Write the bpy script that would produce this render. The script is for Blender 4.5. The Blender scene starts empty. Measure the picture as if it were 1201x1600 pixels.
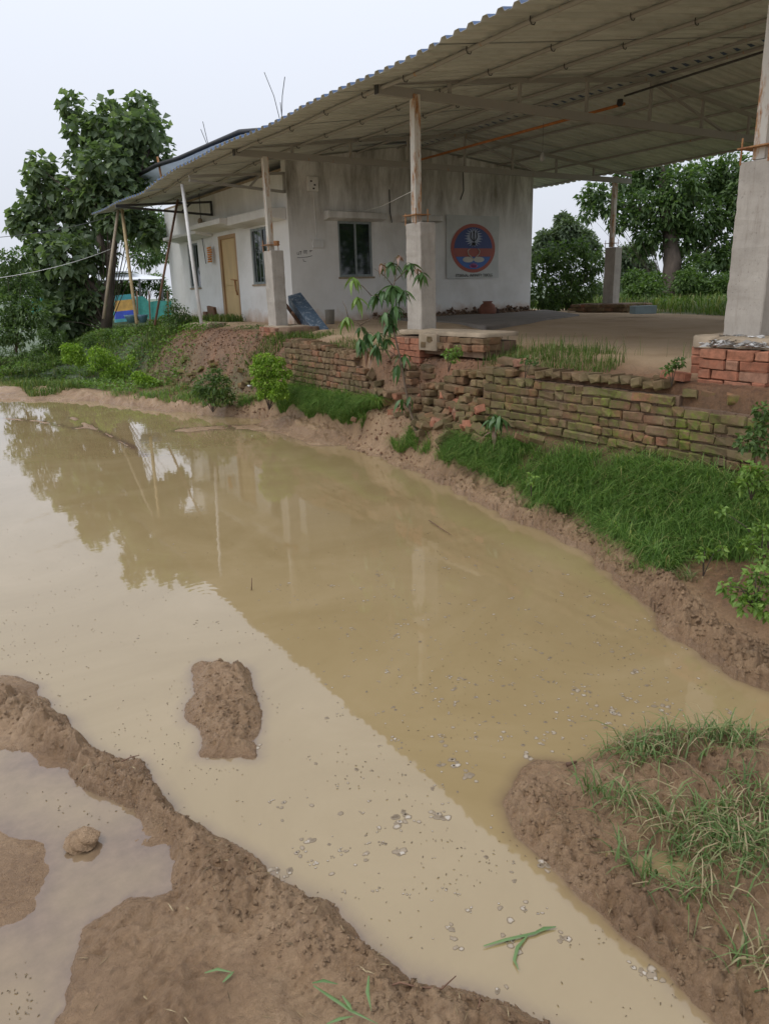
import bpy, bmesh, math, random
import numpy as np
from mathutils import Vector, Matrix
random.seed(7); RNG=np.random.default_rng(7)
scene=bpy.context.scene; COL=scene.collection

# ------------------------------------------------------------------ camera
F_PX,PITCH,ROLL,AZ,EYE=1150.8,0.291,-0.0291,0.5677,2.0
fw=Vector((math.sin(AZ)*math.cos(PITCH),math.cos(AZ)*math.cos(PITCH),-math.sin(PITCH)))
rt=Vector((math.cos(AZ),-math.sin(AZ),0)); up=rt.cross(fw)
rt2=rt*math.cos(ROLL)+up*math.sin(ROLL); up2=-rt*math.sin(ROLL)+up*math.cos(ROLL)
cd=bpy.data.cameras.new('camera'); cam=bpy.data.objects.new('camera',cd); COL.objects.link(cam)
cam.matrix_world=Matrix(((rt2.x,up2.x,-fw.x,0),(rt2.y,up2.y,-fw.y,0),(rt2.z,up2.z,-fw.z,EYE),(0,0,0,1)))
cd.sensor_fit='VERTICAL'; cd.sensor_height=24; cd.lens=24*F_PX/1600
cd.clip_start=.05; cd.clip_end=2000
scene.camera=cam
# ------------------------------------------------------------------ light
w=bpy.data.worlds.new('World'); scene.world=w; w.use_nodes=True
nt=w.node_tree; nt.nodes.clear()
SUN_EL,SUN_AZ=math.radians(58),math.radians(-75)      # azimuth measured from +Y towards +X
sky=nt.nodes.new('ShaderNodeTexSky'); sky.sky_type='NISHITA'; sky.sun_disc=False
sky.sun_elevation=SUN_EL; sky.sun_rotation=SUN_AZ; sky.air_density=1; sky.dust_density=4; sky.ozone_density=1
mx=nt.nodes.new('ShaderNodeMix'); mx.data_type='RGBA'; mx.inputs[0].default_value=.86
nt.links.new(sky.outputs[0],mx.inputs[6])
mx.inputs[7].default_value=(9.3,9.75,10.8,1)            # the even cloud cover
bg=nt.nodes.new('ShaderNodeBackground'); bg.inputs[1].default_value=.082
out=nt.nodes.new('ShaderNodeOutputWorld')
# overcast sky: luminance grows gently from the horizon to the zenith
tc=nt.nodes.new('ShaderNodeTexCoord'); sx_=nt.nodes.new('ShaderNodeSeparateXYZ'); mr=nt.nodes.new('ShaderNodeMapRange'); mul=nt.nodes.new('ShaderNodeVectorMath'); mul.operation='SCALE'
nt.links.new(tc.outputs['Generated'],sx_.inputs[0]); nt.links.new(sx_.outputs[2],mr.inputs[0]); mr.inputs[1].default_value=0; mr.inputs[2].default_value=1; mr.inputs[3].default_value=.80; mr.inputs[4].default_value=1.45
nt.links.new(mx.outputs[2],mul.inputs[0]); nt.links.new(mr.outputs[0],mul.inputs['Scale'])
nt.links.new(mul.outputs[0],bg.inputs[0]); nt.links.new(bg.outputs[0],out.inputs[0])
sd=bpy.data.lights.new('sun','SUN'); sd.energy=.7; sd.angle=math.radians(25); sd.color=(1,.96,.9)
so=bpy.data.objects.new('sun',sd); COL.objects.link(so)
dirv=Vector((math.sin(SUN_AZ)*math.cos(SUN_EL),math.cos(SUN_AZ)*math.cos(SUN_EL),math.sin(SUN_EL)))
so.rotation_euler=dirv.to_track_quat('Z','Y').to_euler(); so.location=(0,0,30)
vs=scene.view_settings; vs.view_transform='Standard'; vs.look='None'; vs.gamma=1; vs.exposure=.36; vs.use_curve_mapping=False

# ------------------------------------------------------------------ survey helpers (photo pixel -> point in the place)
def ray(u,v): return fw+rt2*((u-600.5)/F_PX)-up2*((v-800)/F_PX)
EYEV=Vector((0,0,EYE))
def at(u,v,D): return EYEV+ray(u,v)*D
def onz(u,v,z): r=ray(u,v); return EYEV+r*((z-EYE)/r.z)
def onx(u,v,x): r=ray(u,v); return EYEV+r*(x/r.x)
def ony(u,v,y): r=ray(u,v); return EYEV+r*(y/r.y)

# ------------------------------------------------------------------ object helpers
def tag(o,label=None,cat=None,group=None,kind=None):
    if label: o['label']=label
    if cat: o['category']=cat
    if group: o['group']=group
    if kind: o['kind']=kind
    return o
def thing(name,label,cat,loc=(0,0,0),group=None):
    o=bpy.data.objects.new(name,None); COL.objects.link(o); o.location=loc; o.empty_display_size=.1
    return tag(o,label,cat,group)
def link(name,me,parent=None,loc=None):
    o=bpy.data.objects.new(name,me); COL.objects.link(o)
    if parent: o.parent=parent
    if loc is not None: o.location=loc
    return o
class G:
    """collects polygons in world coordinates"""
    def __init__(s): s.v=[]; s.f=[]; s.m=[]
    def add(s,vs,fs,m=0):
        b=len(s.v); s.v+= [tuple(x) for x in vs]; s.f+=[tuple(i+b for i in f) for f in fs]; s.m+=[m]*len(fs); return s
    def box(s,lo,hi,m=0,jit=0):
        (a,b,c),(d,e,f)=lo,hi
        v=[Vector(p)+Vector((random.uniform(-jit,jit) for _ in range(3))) for p in ((a,b,c),(d,b,c),(d,e,c),(a,e,c),(a,b,f),(d,b,f),(d,e,f),(a,e,f))]
        return s.add(v,[(3,2,1,0),(4,5,6,7),(0,1,5,4),(1,2,6,5),(2,3,7,6),(3,0,4,7)],m)
    def beam(s,p,q,wd,ht,m=0):
        p,q=Vector(p),Vector(q); d=(q-p).normalized()
        a=d.cross(Vector((0,0,1))); a=(a if a.length>.05 else Vector((1,0,0))).normalized(); b=a.cross(d).normalized()
        v=[c+a*x*wd/2+b*y*ht/2 for c in (p,q) for x,y in ((-1,-1),(1,-1),(1,1),(-1,1))]
        return s.add(v,[(3,2,1,0),(4,5,6,7),(0,1,5,4),(1,2,6,5),(2,3,7,6),(3,0,4,7)],m)
    def tube(s,pts,r,n=8,m=0,cap=True):
        pts=[Vector(p) for p in pts]; k=len(pts); rs=r if isinstance(r,(list,tuple)) else [r]*k
        v=[]; prev=None
        for i,p in enumerate(pts):
            d=(pts[min(i+1,k-1)]-pts[max(i-1,0)]).normalized()
            if prev is None:
                a=d.cross(Vector((0,0,1))); a=(a if a.length>.05 else d.cross(Vector((1,0,0)))).normalized()
            else: a=(prev-d*prev.dot(d)).normalized()
            prev=a; b=d.cross(a)
            v+=[p+(a*math.cos(t)+b*math.sin(t))*rs[i] for t in (2*math.pi*j/n for j in range(n))]
        f=[(i*n+j,i*n+(j+1)%n,(i+1)*n+(j+1)%n,(i+1)*n+j) for i in range(k-1) for j in range(n)]
        if cap: f+=[tuple(range(n))[::-1],tuple((k-1)*n+j for j in range(n))]
        return s.add(v,f,m)
    def lathe(s,c,prof,n=20,m=0,sq=(1,1)):
        v=[];k=len(prof)
        for r,z in prof: v+=[(c[0]+r*math.cos(t)*sq[0],c[1]+r*math.sin(t)*sq[1],c[2]+z) for t in (2*math.pi*j/n for j in range(n))]
        return s.add(v,[(i*n+j,i*n+(j+1)%n,(i+1)*n+(j+1)%n,(i+1)*n+j) for i in range(k-1) for j in range(n)],m)
    def build(s,name,mats,parent=None,smooth=False,bevel=0):
        me=bpy.data.meshes.new(name); off=parent.matrix_basis.translation if parent else Vector((0,0,0))
        p=parent
        if p is not None:
            off=Vector(p.location); 
            while p.parent: p=p.parent; off=off+Vector(p.location)
        me.from_pydata([tuple(Vector(x)-off) for x in s.v],[],s.f)
        for mt in (mats if isinstance(mats,(list,tuple)) else [mats]): me.materials.append(mt)
        me.polygons.foreach_set('material_index',s.m)
        if smooth: me.polygons.foreach_set('use_smooth',[True]*len(s.f))
        me.update()
        o=link(name,me,parent)
        if bevel:
            b=o.modifiers.new('bevel','BEVEL'); b.width=bevel; b.segments=2; b.limit_method='ANGLE'
        return o
def npmesh(name,V,Fc,mat,parent=None,attrs=None,smooth=False):
    """V (n,3), Fc (m,k) arrays"""
    me=bpy.data.meshes.new(name); n=len(V); m,k=Fc.shape
    me.vertices.add(n); me.vertices.foreach_set('co',np.asarray(V,np.float32).ravel())
    me.loops.add(m*k); me.loops.foreach_set('vertex_index',Fc.astype(np.int32).ravel())
    me.polygons.add(m); me.polygons.foreach_set('loop_start',np.arange(0,m*k,k,dtype=np.int32))
    me.polygons.foreach_set('loop_total',np.full(m,k,np.int32))
    me.polygons.foreach_set('use_smooth',np.full(m,smooth,bool))
    for an,av in (attrs or {}).items():
        a=me.attributes.new(an,'FLOAT','POINT'); a.data.foreach_set('value',np.asarray(av,np.float32).ravel())
    me.materials.append(mat); me.update(calc_edges=True)
    return link(name,me,parent)

# ------------------------------------------------------------------ materials
class NT:
    def __init__(s,name):
        s.mat=bpy.data.materials.new(name); s.mat.use_nodes=True; s.t=s.mat.node_tree
        s.b=s.t.nodes['Principled BSDF']; s.pos=None
    def n(s,typ,**kw):
        nd=s.t.nodes.new('ShaderNode'+typ)
        for k,v in kw.items(): setattr(nd,k,v)
        return nd
    def l(s,a,b): s.t.links.new(a,b)
    def P(s):
        if s.pos is None: s.pos=s.n('NewGeometry').outputs['Position']
        return s.pos
    def noise(s,scale,detail=4,rough=.6,vec=None,stretch=None,dist=0):
        nd=s.n('TexNoise'); nd.inputs['Scale'].default_value=scale; nd.inputs['Detail'].default_value=detail
        nd.inputs['Roughness'].default_value=rough; nd.inputs['Distortion'].default_value=dist
        v=vec or s.P()
        if stretch:
            mp=s.n('Mapping'); mp.inputs['Scale'].default_value=stretch; s.l(v,mp.inputs[0]); v=mp.outputs[0]
        s.l(v,nd.inputs['Vector']); return nd.outputs[0]
    def ramp(s,fac,stops):
        r=s.n('ValToRGB'); e=r.color_ramp.elements
        while len(e)<len(stops): e.new(.5)
        for i,(p,c) in enumerate(stops):
            e[i].position=p; e[i].color=(c,c,c,1) if isinstance(c,(int,float)) else (*c,1)
        s.l(fac,r.inputs[0]); return r.outputs[0]
    def mix(s,fac,a,b,mode='MIX'):
        m=s.n('Mix',data_type='RGBA',blend_type=mode)
        for sock,val in ((m.inputs[0],fac),(m.inputs[6],a),(m.inputs[7],b)):
            if isinstance(val,(int,float)): sock.default_value=val if sock==m.inputs[0] else (val,val,val,1)
            elif isinstance(val,tuple): sock.default_value=(*val,1)
            else: s.l(val,sock)
        return m.outputs[2]
    def math(s,op,a,b=0,clamp=False):
        m=s.n('Math',operation=op); m.use_clamp=clamp
        for i,val in enumerate((a,b)):
            if isinstance(val,(int,float)): m.inputs[i].default_value=val
            else: s.l(val,m.inputs[i])
        return m.outputs[0]
    def bump(s,h,strength=.4,dist=.01):
        b=s.n('Bump'); b.inputs['Strength'].default_value=strength; b.inputs['Distance'].default_value=dist
        s.l(h,b.inputs['Height']); s.l(b.outputs[0],s.b.inputs['Normal']); return b
    def set(s,col=None,rough=None,**kw):
        for key,val in (('Base Color',col),('Roughness',rough),*((k.replace('_',' '),v) for k,v in kw.items())):
            if val is None: continue
            i=s.b.inputs[key]
            if isinstance(val,tuple): i.default_value=(*val,1)
            elif isinstance(val,(int,float)): i.default_value=val
            else: s.l(val,i)
        return s.mat
    def attr(s,name):
        a=s.n('Attribute'); a.attribute_name=name; return a.outputs['Fac']
    def objrnd(s): return s.n('ObjectInfo').outputs['Random']
    def xyz(s):
        x=s.n('SeparateXYZ'); s.l(s.P(),x.inputs[0]); return x.outputs

def plain(name,col,rough=.7,var=.25,scale=6,bump=.15,metal=0,stretch=None):
    m=NT(name); n=m.noise(scale,6,.65,stretch=stretch)
    lo=tuple(c*(1-var) for c in col); hi=tuple(min(1,c*(1+var)) for c in col)
    c=m.ramp(n,[(.3,lo),(.7,hi)])
    if bump: m.bump(m.noise(scale*12,5),bump,.004)
    return m.set(c,rough,Metallic=metal)

def m_mud():
    m=NT('wet_mud'); a=m.noise(2.2,6,.62); b=m.noise(28,6,.7); c=m.ramp(a,[(.28,(.255,.154,.081)),(.5,(.378,.24,.131)),(.72,(.49,.333,.195))])
    wet=m.attr('wet')
    c=m.mix(m.ramp(b,[(.3,.5),(.5,0)]),c,(.16,.09,.048))
    c=m.mix(m.ramp(m.noise(9,6,.75),[(.55,0),(.72,.45)]),c,(.25,.15,.085))
    c=m.mix(m.math('MULTIPLY',wet,.42),c,(.19,.115,.065))
    soil=m.attr('soil')
    red=m.ramp(m.noise(1.6,5,.7),[(.35,(.17,.088,.044)),(.55,(.27,.14,.07)),(.75,(.34,.155,.08))])
    red=m.mix(m.ramp(b,[(.35,.5),(.55,0)]),red,(.075,.04,.024))
    c=m.mix(soil,c,red)
    flo=m.attr('floor')
    dirt=m.ramp(m.noise(1.1,6,.6),[(.3,(.40,.275,.155)),(.5,(.50,.36,.22)),(.75,(.56,.42,.275))])
    c=m.mix(flo,c,dirt)
    gr=m.attr('green')
    c=m.mix(gr,c,m.ramp(m.noise(1.5,6,.7),[(.3,(.035,.06,.015)),(.7,(.09,.14,.035))]))
    h=m.math('ADD',m.math('MULTIPLY',m.noise(42,8,.75,dist=.6),1),m.math('MULTIPLY',m.noise(190,4,.75),.3))
    m.bump(h,1.0,.022)
    r=m.mix(m.math('ADD',wet,m.ramp(m.noise(5,5,.6),[(.45,0),(.6,.6)]),True),.50,.20); r2=m.mix(flo,r,.9)
    return m.set(c,m.math('ADD',r2,m.math('MULTIPLY',b,.12)),Specular_IOR_Level=.55)
def m_water():
    m=NT('muddy_water'); d=m.attr('depth')
    base=m.ramp(m.noise(.7,6,.6,dist=1.6),[(.32,(.285,.208,.100)),(.5,(.31,.23,.115)),(.68,(.34,.255,.135))])
    sp=m.noise(22,6,.7); base=m.mix(m.ramp(sp,[(.62,0),(.75,.35)]),base,(.26,.18,.10))
    see=m.ramp(d,[(0,0),(.30,.55),(1,1)])
    bed=m.ramp(m.noise(14,6,.7),[(.3,(.13,.085,.055)),(.7,(.21,.14,.09))])
    c=m.mix(see,bed,base)
    # breathing ripples and one set of drip rings
    h=m.math('MULTIPLY',m.noise(3.2,3,.5),.5)
    p=onz(322,930,0)
    vd=m.n('VectorMath',operation='DISTANCE'); m.l(m.P(),vd.inputs[0]); vd.inputs[1].default_value=tuple(p)
    dd=vd.outputs['Value']; wv=m.math('SINE',m.math('MULTIPLY',dd,95)); fall=m.math('MULTIPLY',wv,m.ramp(dd,[(.0,1),(.33,0)]))
    h=m.math('ADD',h,m.math('MULTIPLY',fall,.05))
    bb=m.bump(h,.10,.02)
    return m.set(c,0.03,IOR=1.72,Specular_IOR_Level=.5)
def m_brick(name='brick',moss=True,fresh=False):
    m=NT(name); r=m.objrnd(); n=m.noise(18,6,.7)
    if fresh: c=m.ramp(r,[(0,(.33,.125,.07)),(.5,(.42,.175,.10)),(1,(.36,.20,.13))])
    else: c=m.ramp(r,[(0,(.14,.085,.045)),(.25,(.24,.155,.085)),(.5,(.21,.10,.055)),(.75,(.29,.20,.11)),(1,(.34,.13,.07))])
    c=m.mix(m.ramp(n,[(.35,.6),(.6,0)]),c,(.12,.06,.035))
    c=m.mix(m.ramp(m.noise(5,5,.7),[(.52,0),(.70,.4)]),c,(.30,.22,.15))
    if moss:
        X=m.xyz(); k=m.math('MULTIPLY',m.math('SUBTRACT',7.6,X[1]),.26,True)
        k=m.math('ADD',k,m.math('MULTIPLY',m.math('SUBTRACT',4.6,X[1]),.5,True),True); k=m.math('ADD',k,m.math('MULTIPLY',m.math('SUBTRACT',X[1],10.2),.3,True),True)
        z=m.math('MULTIPLY',m.math('SUBTRACT',1.22,X[2]),6,True)
        g=m.ramp(m.noise(3.0,5,.75),[(.42,0),(.56,1)])
        k2=m.math('MULTIPLY',m.math('MULTIPLY',k,g),z)
        k2=m.math('MULTIPLY',k2,m.ramp(m.noise(26,5,.75),[(.38,.05),(.58,1)]))
        c=m.mix(m.math('MULTIPLY',m.ramp(m.noise(2.1,5,.7),[(.35,0),(.6,.6)]),1),c,(.085,.08,.03))
        c=m.mix(k2,c,m.ramp(m.noise(9,4),[(.3,(.06,.085,.010)),(.7,(.19,.23,.03))]))
    m.bump(m.math('ADD',n,m.noise(90,4,.7)),.6,.006)
    return m.set(c,.9)
def m_concrete():
    m=NT('concrete'); a=m.noise(3,7,.65); b=m.noise(26,6,.7)
    c=m.ramp(a,[(.3,(.33,.30,.26)),(.5,(.42,.385,.335)),(.7,(.49,.455,.40))])
    c=m.mix(m.ramp(m.noise(5,6,.7,stretch=(3,3,.35)),[(.52,0),(.72,.5)]),c,(.24,.20,.165))
    c=m.mix(m.ramp(b,[(.28,.6),(.42,0)]),c,(.22,.19,.16))
    pits=m.ramp(m.noise(60,3,.5),[(.27,1),(.33,0)])
    c=m.mix(m.math('MULTIPLY',pits,.6),c,(.13,.11,.09))
    m.bump(m.math('SUBTRACT',m.math('ADD',b,m.noise(14,4,.6,stretch=(4,4,.6))),m.math('MULTIPLY',pits,.8)),.5,.006)
    return m.set(c,.9)
def m_wall():
    m=NT('lime_wash'); X=m.xyz()
    c=m.ramp(m.noise(1.1,6,.6),[(.3,(.72,.72,.69)),(.6,(.82,.82,.80))])
    # earth splash rising from the ground, dark streaks running down, stronger towards the top
    up_=m.math('ADD',X[2],m.math('MULTIPLY',m.noise(2.3,6,.7),-.75))
    c=m.mix(m.ramp(m.math('MULTIPLY',m.math('SUBTRACT',up_,.95),1.2),[(0,.9),(.42,0)]),c,(.48,.31,.19))
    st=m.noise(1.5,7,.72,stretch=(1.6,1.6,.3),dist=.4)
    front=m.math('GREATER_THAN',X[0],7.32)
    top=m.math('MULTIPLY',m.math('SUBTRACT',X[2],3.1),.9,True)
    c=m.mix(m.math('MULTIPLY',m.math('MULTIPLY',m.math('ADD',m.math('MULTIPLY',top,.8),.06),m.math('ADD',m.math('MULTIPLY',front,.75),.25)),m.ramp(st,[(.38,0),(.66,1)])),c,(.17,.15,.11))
    c=m.mix(m.ramp(m.noise(.7,5,.65),[(.5,0),(.72,.35)]),c,(.40,.37,.31))
    m.bump(m.math('ADD',m.noise(9,5),m.math('MULTIPLY',m.noise(60,4),.4)),.25,.006)
    return m.set(c,.85)
def m_rust(name,paint,amt=.5,metal=0):
    m=NT(name); n=m.noise(4,7,.7,stretch=(2.5,2.5,.6))
    c=m.mix(m.ramp(n,[(amt,0),(amt+.1,1)]),paint,m.ramp(m.noise(25,5),[(.3,(.26,.10,.035)),(.7,(.50,.28,.11))]))
    m.bump(m.noise(50,4),.25,.003)
    return m.set(c,.6,Metallic=metal)
def m_leaf(name,stops,trans=.25,rough=.5):
    m=NT(name); r=m.attr('rnd'); c=m.ramp(r,stops)
    m.set(c,rough,Specular_IOR_Level=.35)
    t=m.n('BsdfTranslucent'); m.l(m.mix(1,c,(1.3,1.5,.6),'MULTIPLY'),t.inputs[0])
    s=m.n('MixShader'); s.inputs[0].default_value=trans
    o=m.t.nodes['Material Output']; m.l(m.b.outputs[0],s.inputs[1]); m.l(t.outputs[0],s.inputs[2]); m.l(s.outputs[0],o.inputs[0])
    return m.mat
def m_leafobj(name,a,b,trans=.25):
    m=NT(name); c=m.ramp(m.objrnd(),[(0,a),(1,b)])
    m.set(c,.42,Specular_IOR_Level=.45)
    t=m.n('BsdfTranslucent'); m.l(m.mix(1,c,(1.3,1.5,.6),'MULTIPLY'),t.inputs[0])
    s=m.n('MixShader'); s.inputs[0].default_value=trans
    o=m.t.nodes['Material Output']; m.l(m.b.outputs[0],s.inputs[1]); m.l(t.outputs[0],s.inputs[2]); m.l(s.outputs[0],o.inputs[0])
    return m.mat
def m_sheet():
    m=NT('roof_sheet_underside'); n=m.noise(1.2,6,.65,stretch=(.5,2.5,1))
    c=m.ramp(n,[(.3,(.48,.50,.46)),(.55,(.60,.62,.57)),(.75,(.68,.70,.65))])
    c=m.mix(m.ramp(m.noise(9,5,.7,stretch=(.3,2,1)),[(.5,0),(.7,.35)]),c,(.25,.21,.15))
    return m.set(c,.55,Metallic=.1)
MUD=m_mud(); WATER=m_water(); BRICK=m_brick(); BRICKN=m_brick('red_brick',False,True); CONC=m_concrete(); WALL=m_wall()
SHEET=m_sheet(); BLUE=plain('blue_roof_paint',(.05,.095,.19),.5,.25,2,.05)
STEEL=m_rust('grey_painted_steel',(.33,.32,.29),.62); POSTM=m_rust('rusty_white_post',(.60,.57,.50),.50); RUST=m_rust('rust',(.25,.09,.035),.35)
DARKST=plain('dark_steel',(.05,.05,.05),.5,.3,10,.1); ORANGE=plain('orange_pipe',(.42,.15,.03),.5,.3,8,.05)
BAMBOO=plain('weathered_bamboo',(.34,.28,.20),.7,.3,7,.15,stretch=(1,1,.3)); WOOD=plain('brown_wood',(.16,.085,.05),.75,.4,8,.3,stretch=(1,1,.3))
PLAST=plain('cement_plaster',(.34,.27,.19),.9,.25,5,.5); WHITE=plain('white_paint',(.70,.70,.68),.6,.1,5,.1)
DOORM=plain('ochre_door_paint',(.56,.40,.19),.5,.18,3,.1,stretch=(1,1,.2)); DOORF=plain('brown_door_frame',(.40,.25,.12),.55,.3,5,.15,stretch=(1,1,.2))
WINF=plain('grey_window_frame',(.25,.29,.29),.45,.2,8,.05); BLACK=plain('black_tar',(.018,.018,.02),.6,.4,8,.3)
BARK=plain('tree_bark',(.085,.065,.05),.9,.4,6,.6,stretch=(1,1,.3))
GLASSM=NT('dark_window_glass').set((.012,.018,.02),.04,Specular_IOR_Level=.9)
MORTAR=plain('earth_mortar',(.17,.11,.07),.95,.35,14,.8)

# ------------------------------------------------------------------ noise and terrain
def _hash(ix,iy,seed):
    h=(ix.astype(np.int64)*374761393+iy.astype(np.int64)*668265263+seed*1442695041)&0xffffffff
    h=((h^(h>>13))*1274126177)&0xffffffff
    return ((h^(h>>16))&0xffff)/65535.0
def vnoise(x,y,seed=0):
    ix=np.floor(x);iy=np.floor(y);fx=x-ix;fy=y-iy;fx=fx*fx*(3-2*fx);fy=fy*fy*(3-2*fy)
    a=_hash(ix,iy,seed);b=_hash(ix+1,iy,seed);c=_hash(ix,iy+1,seed);d=_hash(ix+1,iy+1,seed)
    return (a*(1-fx)+b*fx)*(1-fy)+(c*(1-fx)+d*fx)*fy-.5
def fbm(x,y,s,oct=4,seed=0,billow=False):
    r=0;a=1;t=0
    for i in range(oct):
        ca,sa=math.cos(i*1.1),math.sin(i*1.1)
        n=vnoise((x*ca-y*sa)/s+i*13.7,(x*sa+y*ca)/s-i*7.1,seed+i)
        if billow: n=.5-2*np.abs(n)
        r=r+a*n;t+=a;a*=.52;s*=.48
    return r/t*4.2
def worley(x,y,s,seed=0):
    x=x/s;y=y/s;ix=np.floor(x);iy=np.floor(y);d1=np.full(x.shape,9.);d2=np.full(x.shape,9.)
    for a in (-1,0,1):
        for b in (-1,0,1):
            cx=ix+a;cy=iy+b;px_=cx+_hash(cx,cy,seed);py_=cy+_hash(cx,cy,seed+5);r=.55+.9*_hash(cx,cy,seed+9)
            d=np.hypot(x-px_,y-py_)/r; m=d<d1; d2=np.where(m,d1,np.minimum(d2,d)); d1=np.where(m,d,d1)
    return np.sqrt(np.clip(1-d1*d1*.85,0,1)),d2-d1
def smooth(e0,e1,x): t=np.clip((x-e0)/(e1-e0),0,1); return t*t*(3-2*t)
def pxz(L,z=0): return [tuple(onz(u,v,z))[:2] for u,v in L]
PUD=[(2.98,1.51),(3.5,1.0),(4.2,.3),(4.7,.7),(4.0,1.2),(3.37,1.74),(3.36,1.94),(3.48,2.21),(3.57,2.5),(3.83,2.84),(3.97,3.22),(4.21,3.8),(4.33,4.21),(4.33,4.67),(4.46,5.36),(4.66,6.26),(4.88,7.63),(4.9,8.97),(4.83,9.71),(4.85,11.53),(4.39,12.41),(3.92,13.83),(3.21,15.87),(1.65,17.77),(0,19),(-12,20),(-12,6),(-1.5,5.2),(-.4,4.7),(0.1,4.35),(0.32,4.05),(.39,3.41),(.46,3.18),(.59,3.03),(.6,2.6),(.66,2.39),(.77,2.15),(.82,2.0),(.9,1.81),(.93,1.54),(.96,1.44),(1.08,1.28),(1.19,1.11),(1.3,.9),(1.35,.6),(1.45,.5),(1.58,.7),(1.58,.85),(1.59,.94),(1.6,1.08),(1.6,1.26),(1.62,1.48),(1.64,1.7),(1.72,1.89),(1.91,1.98),(2.04,2.0),(2.17,1.91),(2.38,1.9),(2.58,1.89),(2.84,1.73)]
PUD2=[(-1.2,3.6),(-.2,3.62),(.06,3.46),(.28,3.25),(.33,2.99),(.48,2.73),(.53,2.4),(.47,2.2),(.34,2.26),(.17,2.21),(.10,2.01),(-.01,1.93),(-.1,1.8),(-.6,1.7),(-1.2,2.4)]
PUD3=pxz([(992,1345),(1030,1338),(1068,1340),(1080,1362),(1050,1374),(1000,1362)])
PUD4=pxz([(-60,592),(60,592),(150,598),(190,606),(120,608),(-60,608)])
ISL=pxz([(312,1036),(385,1043),(408,1110),(397,1182),(318,1178),(298,1125)])
def sdist(poly,x,y):
    """signed distance, negative inside"""
    n=len(poly); d=np.full(x.shape,1e9); ins=np.zeros(x.shape,bool)
    for i in range(n):
        ax,ay=poly[i];bx,by=poly[(i+1)%n];ex,ey=bx-ax,by-ay
        t=np.clip(((x-ax)*ex+(y-ay)*ey)/(ex*ex+ey*ey+1e-12),0,1)
        d=np.minimum(d,(x-ax-ex*t)**2+(y-ay-ey*t)**2)
        if ay!=by:
            c=((ay>y)!=(by>y))&(x<(bx-ax)*(y-ay)/(by-ay)+ax); ins^=c
    d=np.sqrt(d); return np.where(ins,-d,d)
def lined(pl,x,y):
    d=np.full(x.shape,1e9)
    for (ax,ay),(bx,by) in zip(pl[:-1],pl[1:]):
        ex,ey=bx-ax,by-ay; t=np.clip(((x-ax)*ex+(y-ay)*ey)/(ex*ex+ey*ey+1e-12),0,1)
        d=np.minimum(d,(x-ax-ex*t)**2+(y-ay-ey*t)**2)
    return np.sqrt(d)
RIDGE1=pxz([(-60,1085),(0,1100),(60,1115),(140,1205),(215,1235),(290,1315),(390,1395),(470,1440),(560,1500),(615,1560),(720,1600),(860,1660)],.05)
RIDGE2=pxz([(800,1235),(850,1300),(920,1370),(1000,1460),(1090,1540),(1200,1640)],.05)
BARS=[(pxz([(-20,652),(60,658),(118,670)]),.16,.118),(pxz([(112,652),(160,675),(205,697),(228,712)]),.14,.12),(pxz([(290,672),(360,668),(440,670),(505,690)]),.42,.135),
      (pxz([(-60,612),(100,616),(250,628)]),.30,.10),(pxz([(170,640),(230,640)]),.12,.11)]
Yk=[-40,0,3.0,6.1,6.3,8.3,8.6,10.9,11.3,13,16,18,20,22,26,60]
Xfk=[5.15,5.15,5.25,5.25,5.12,5.12,5.25,5.25,5.1,4.95,4.75,4.35,3.85,3.4,2.5,2.5]
Xtk=[5.6,5.6,5.37,5.37,5.74,5.74,5.37,5.37,5.75,5.75,5.8,5.6,5.2,4.9,6.0,8.0]
zfk=[.55,.55,.56,.52,.5,.5,.5,.48,.3,.22,.2,.16,.15,.15,.2,.4]
ztk=[1.2,1.2,1.19,1.18,1.18,1.14,1.15,1.2,1.24,1.32,1.3,1.22,1.08,1.0,1.0,1.0]
WYk=[-40,.3,1.74,1.94,2.21,2.5,2.84,3.22,3.8,4.21,4.67,5.36,6.26,7.63,8.97,9.71,11.53,12.41,13.83,15.87,17.77,20,24,60]
WXk=[4.6,4.4,3.37,3.36,3.48,3.57,3.83,3.97,4.21,4.33,4.33,4.46,4.66,4.88,4.9,4.83,4.85,4.39,3.92,3.21,2.6,2.2,1.5,1.5]
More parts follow.
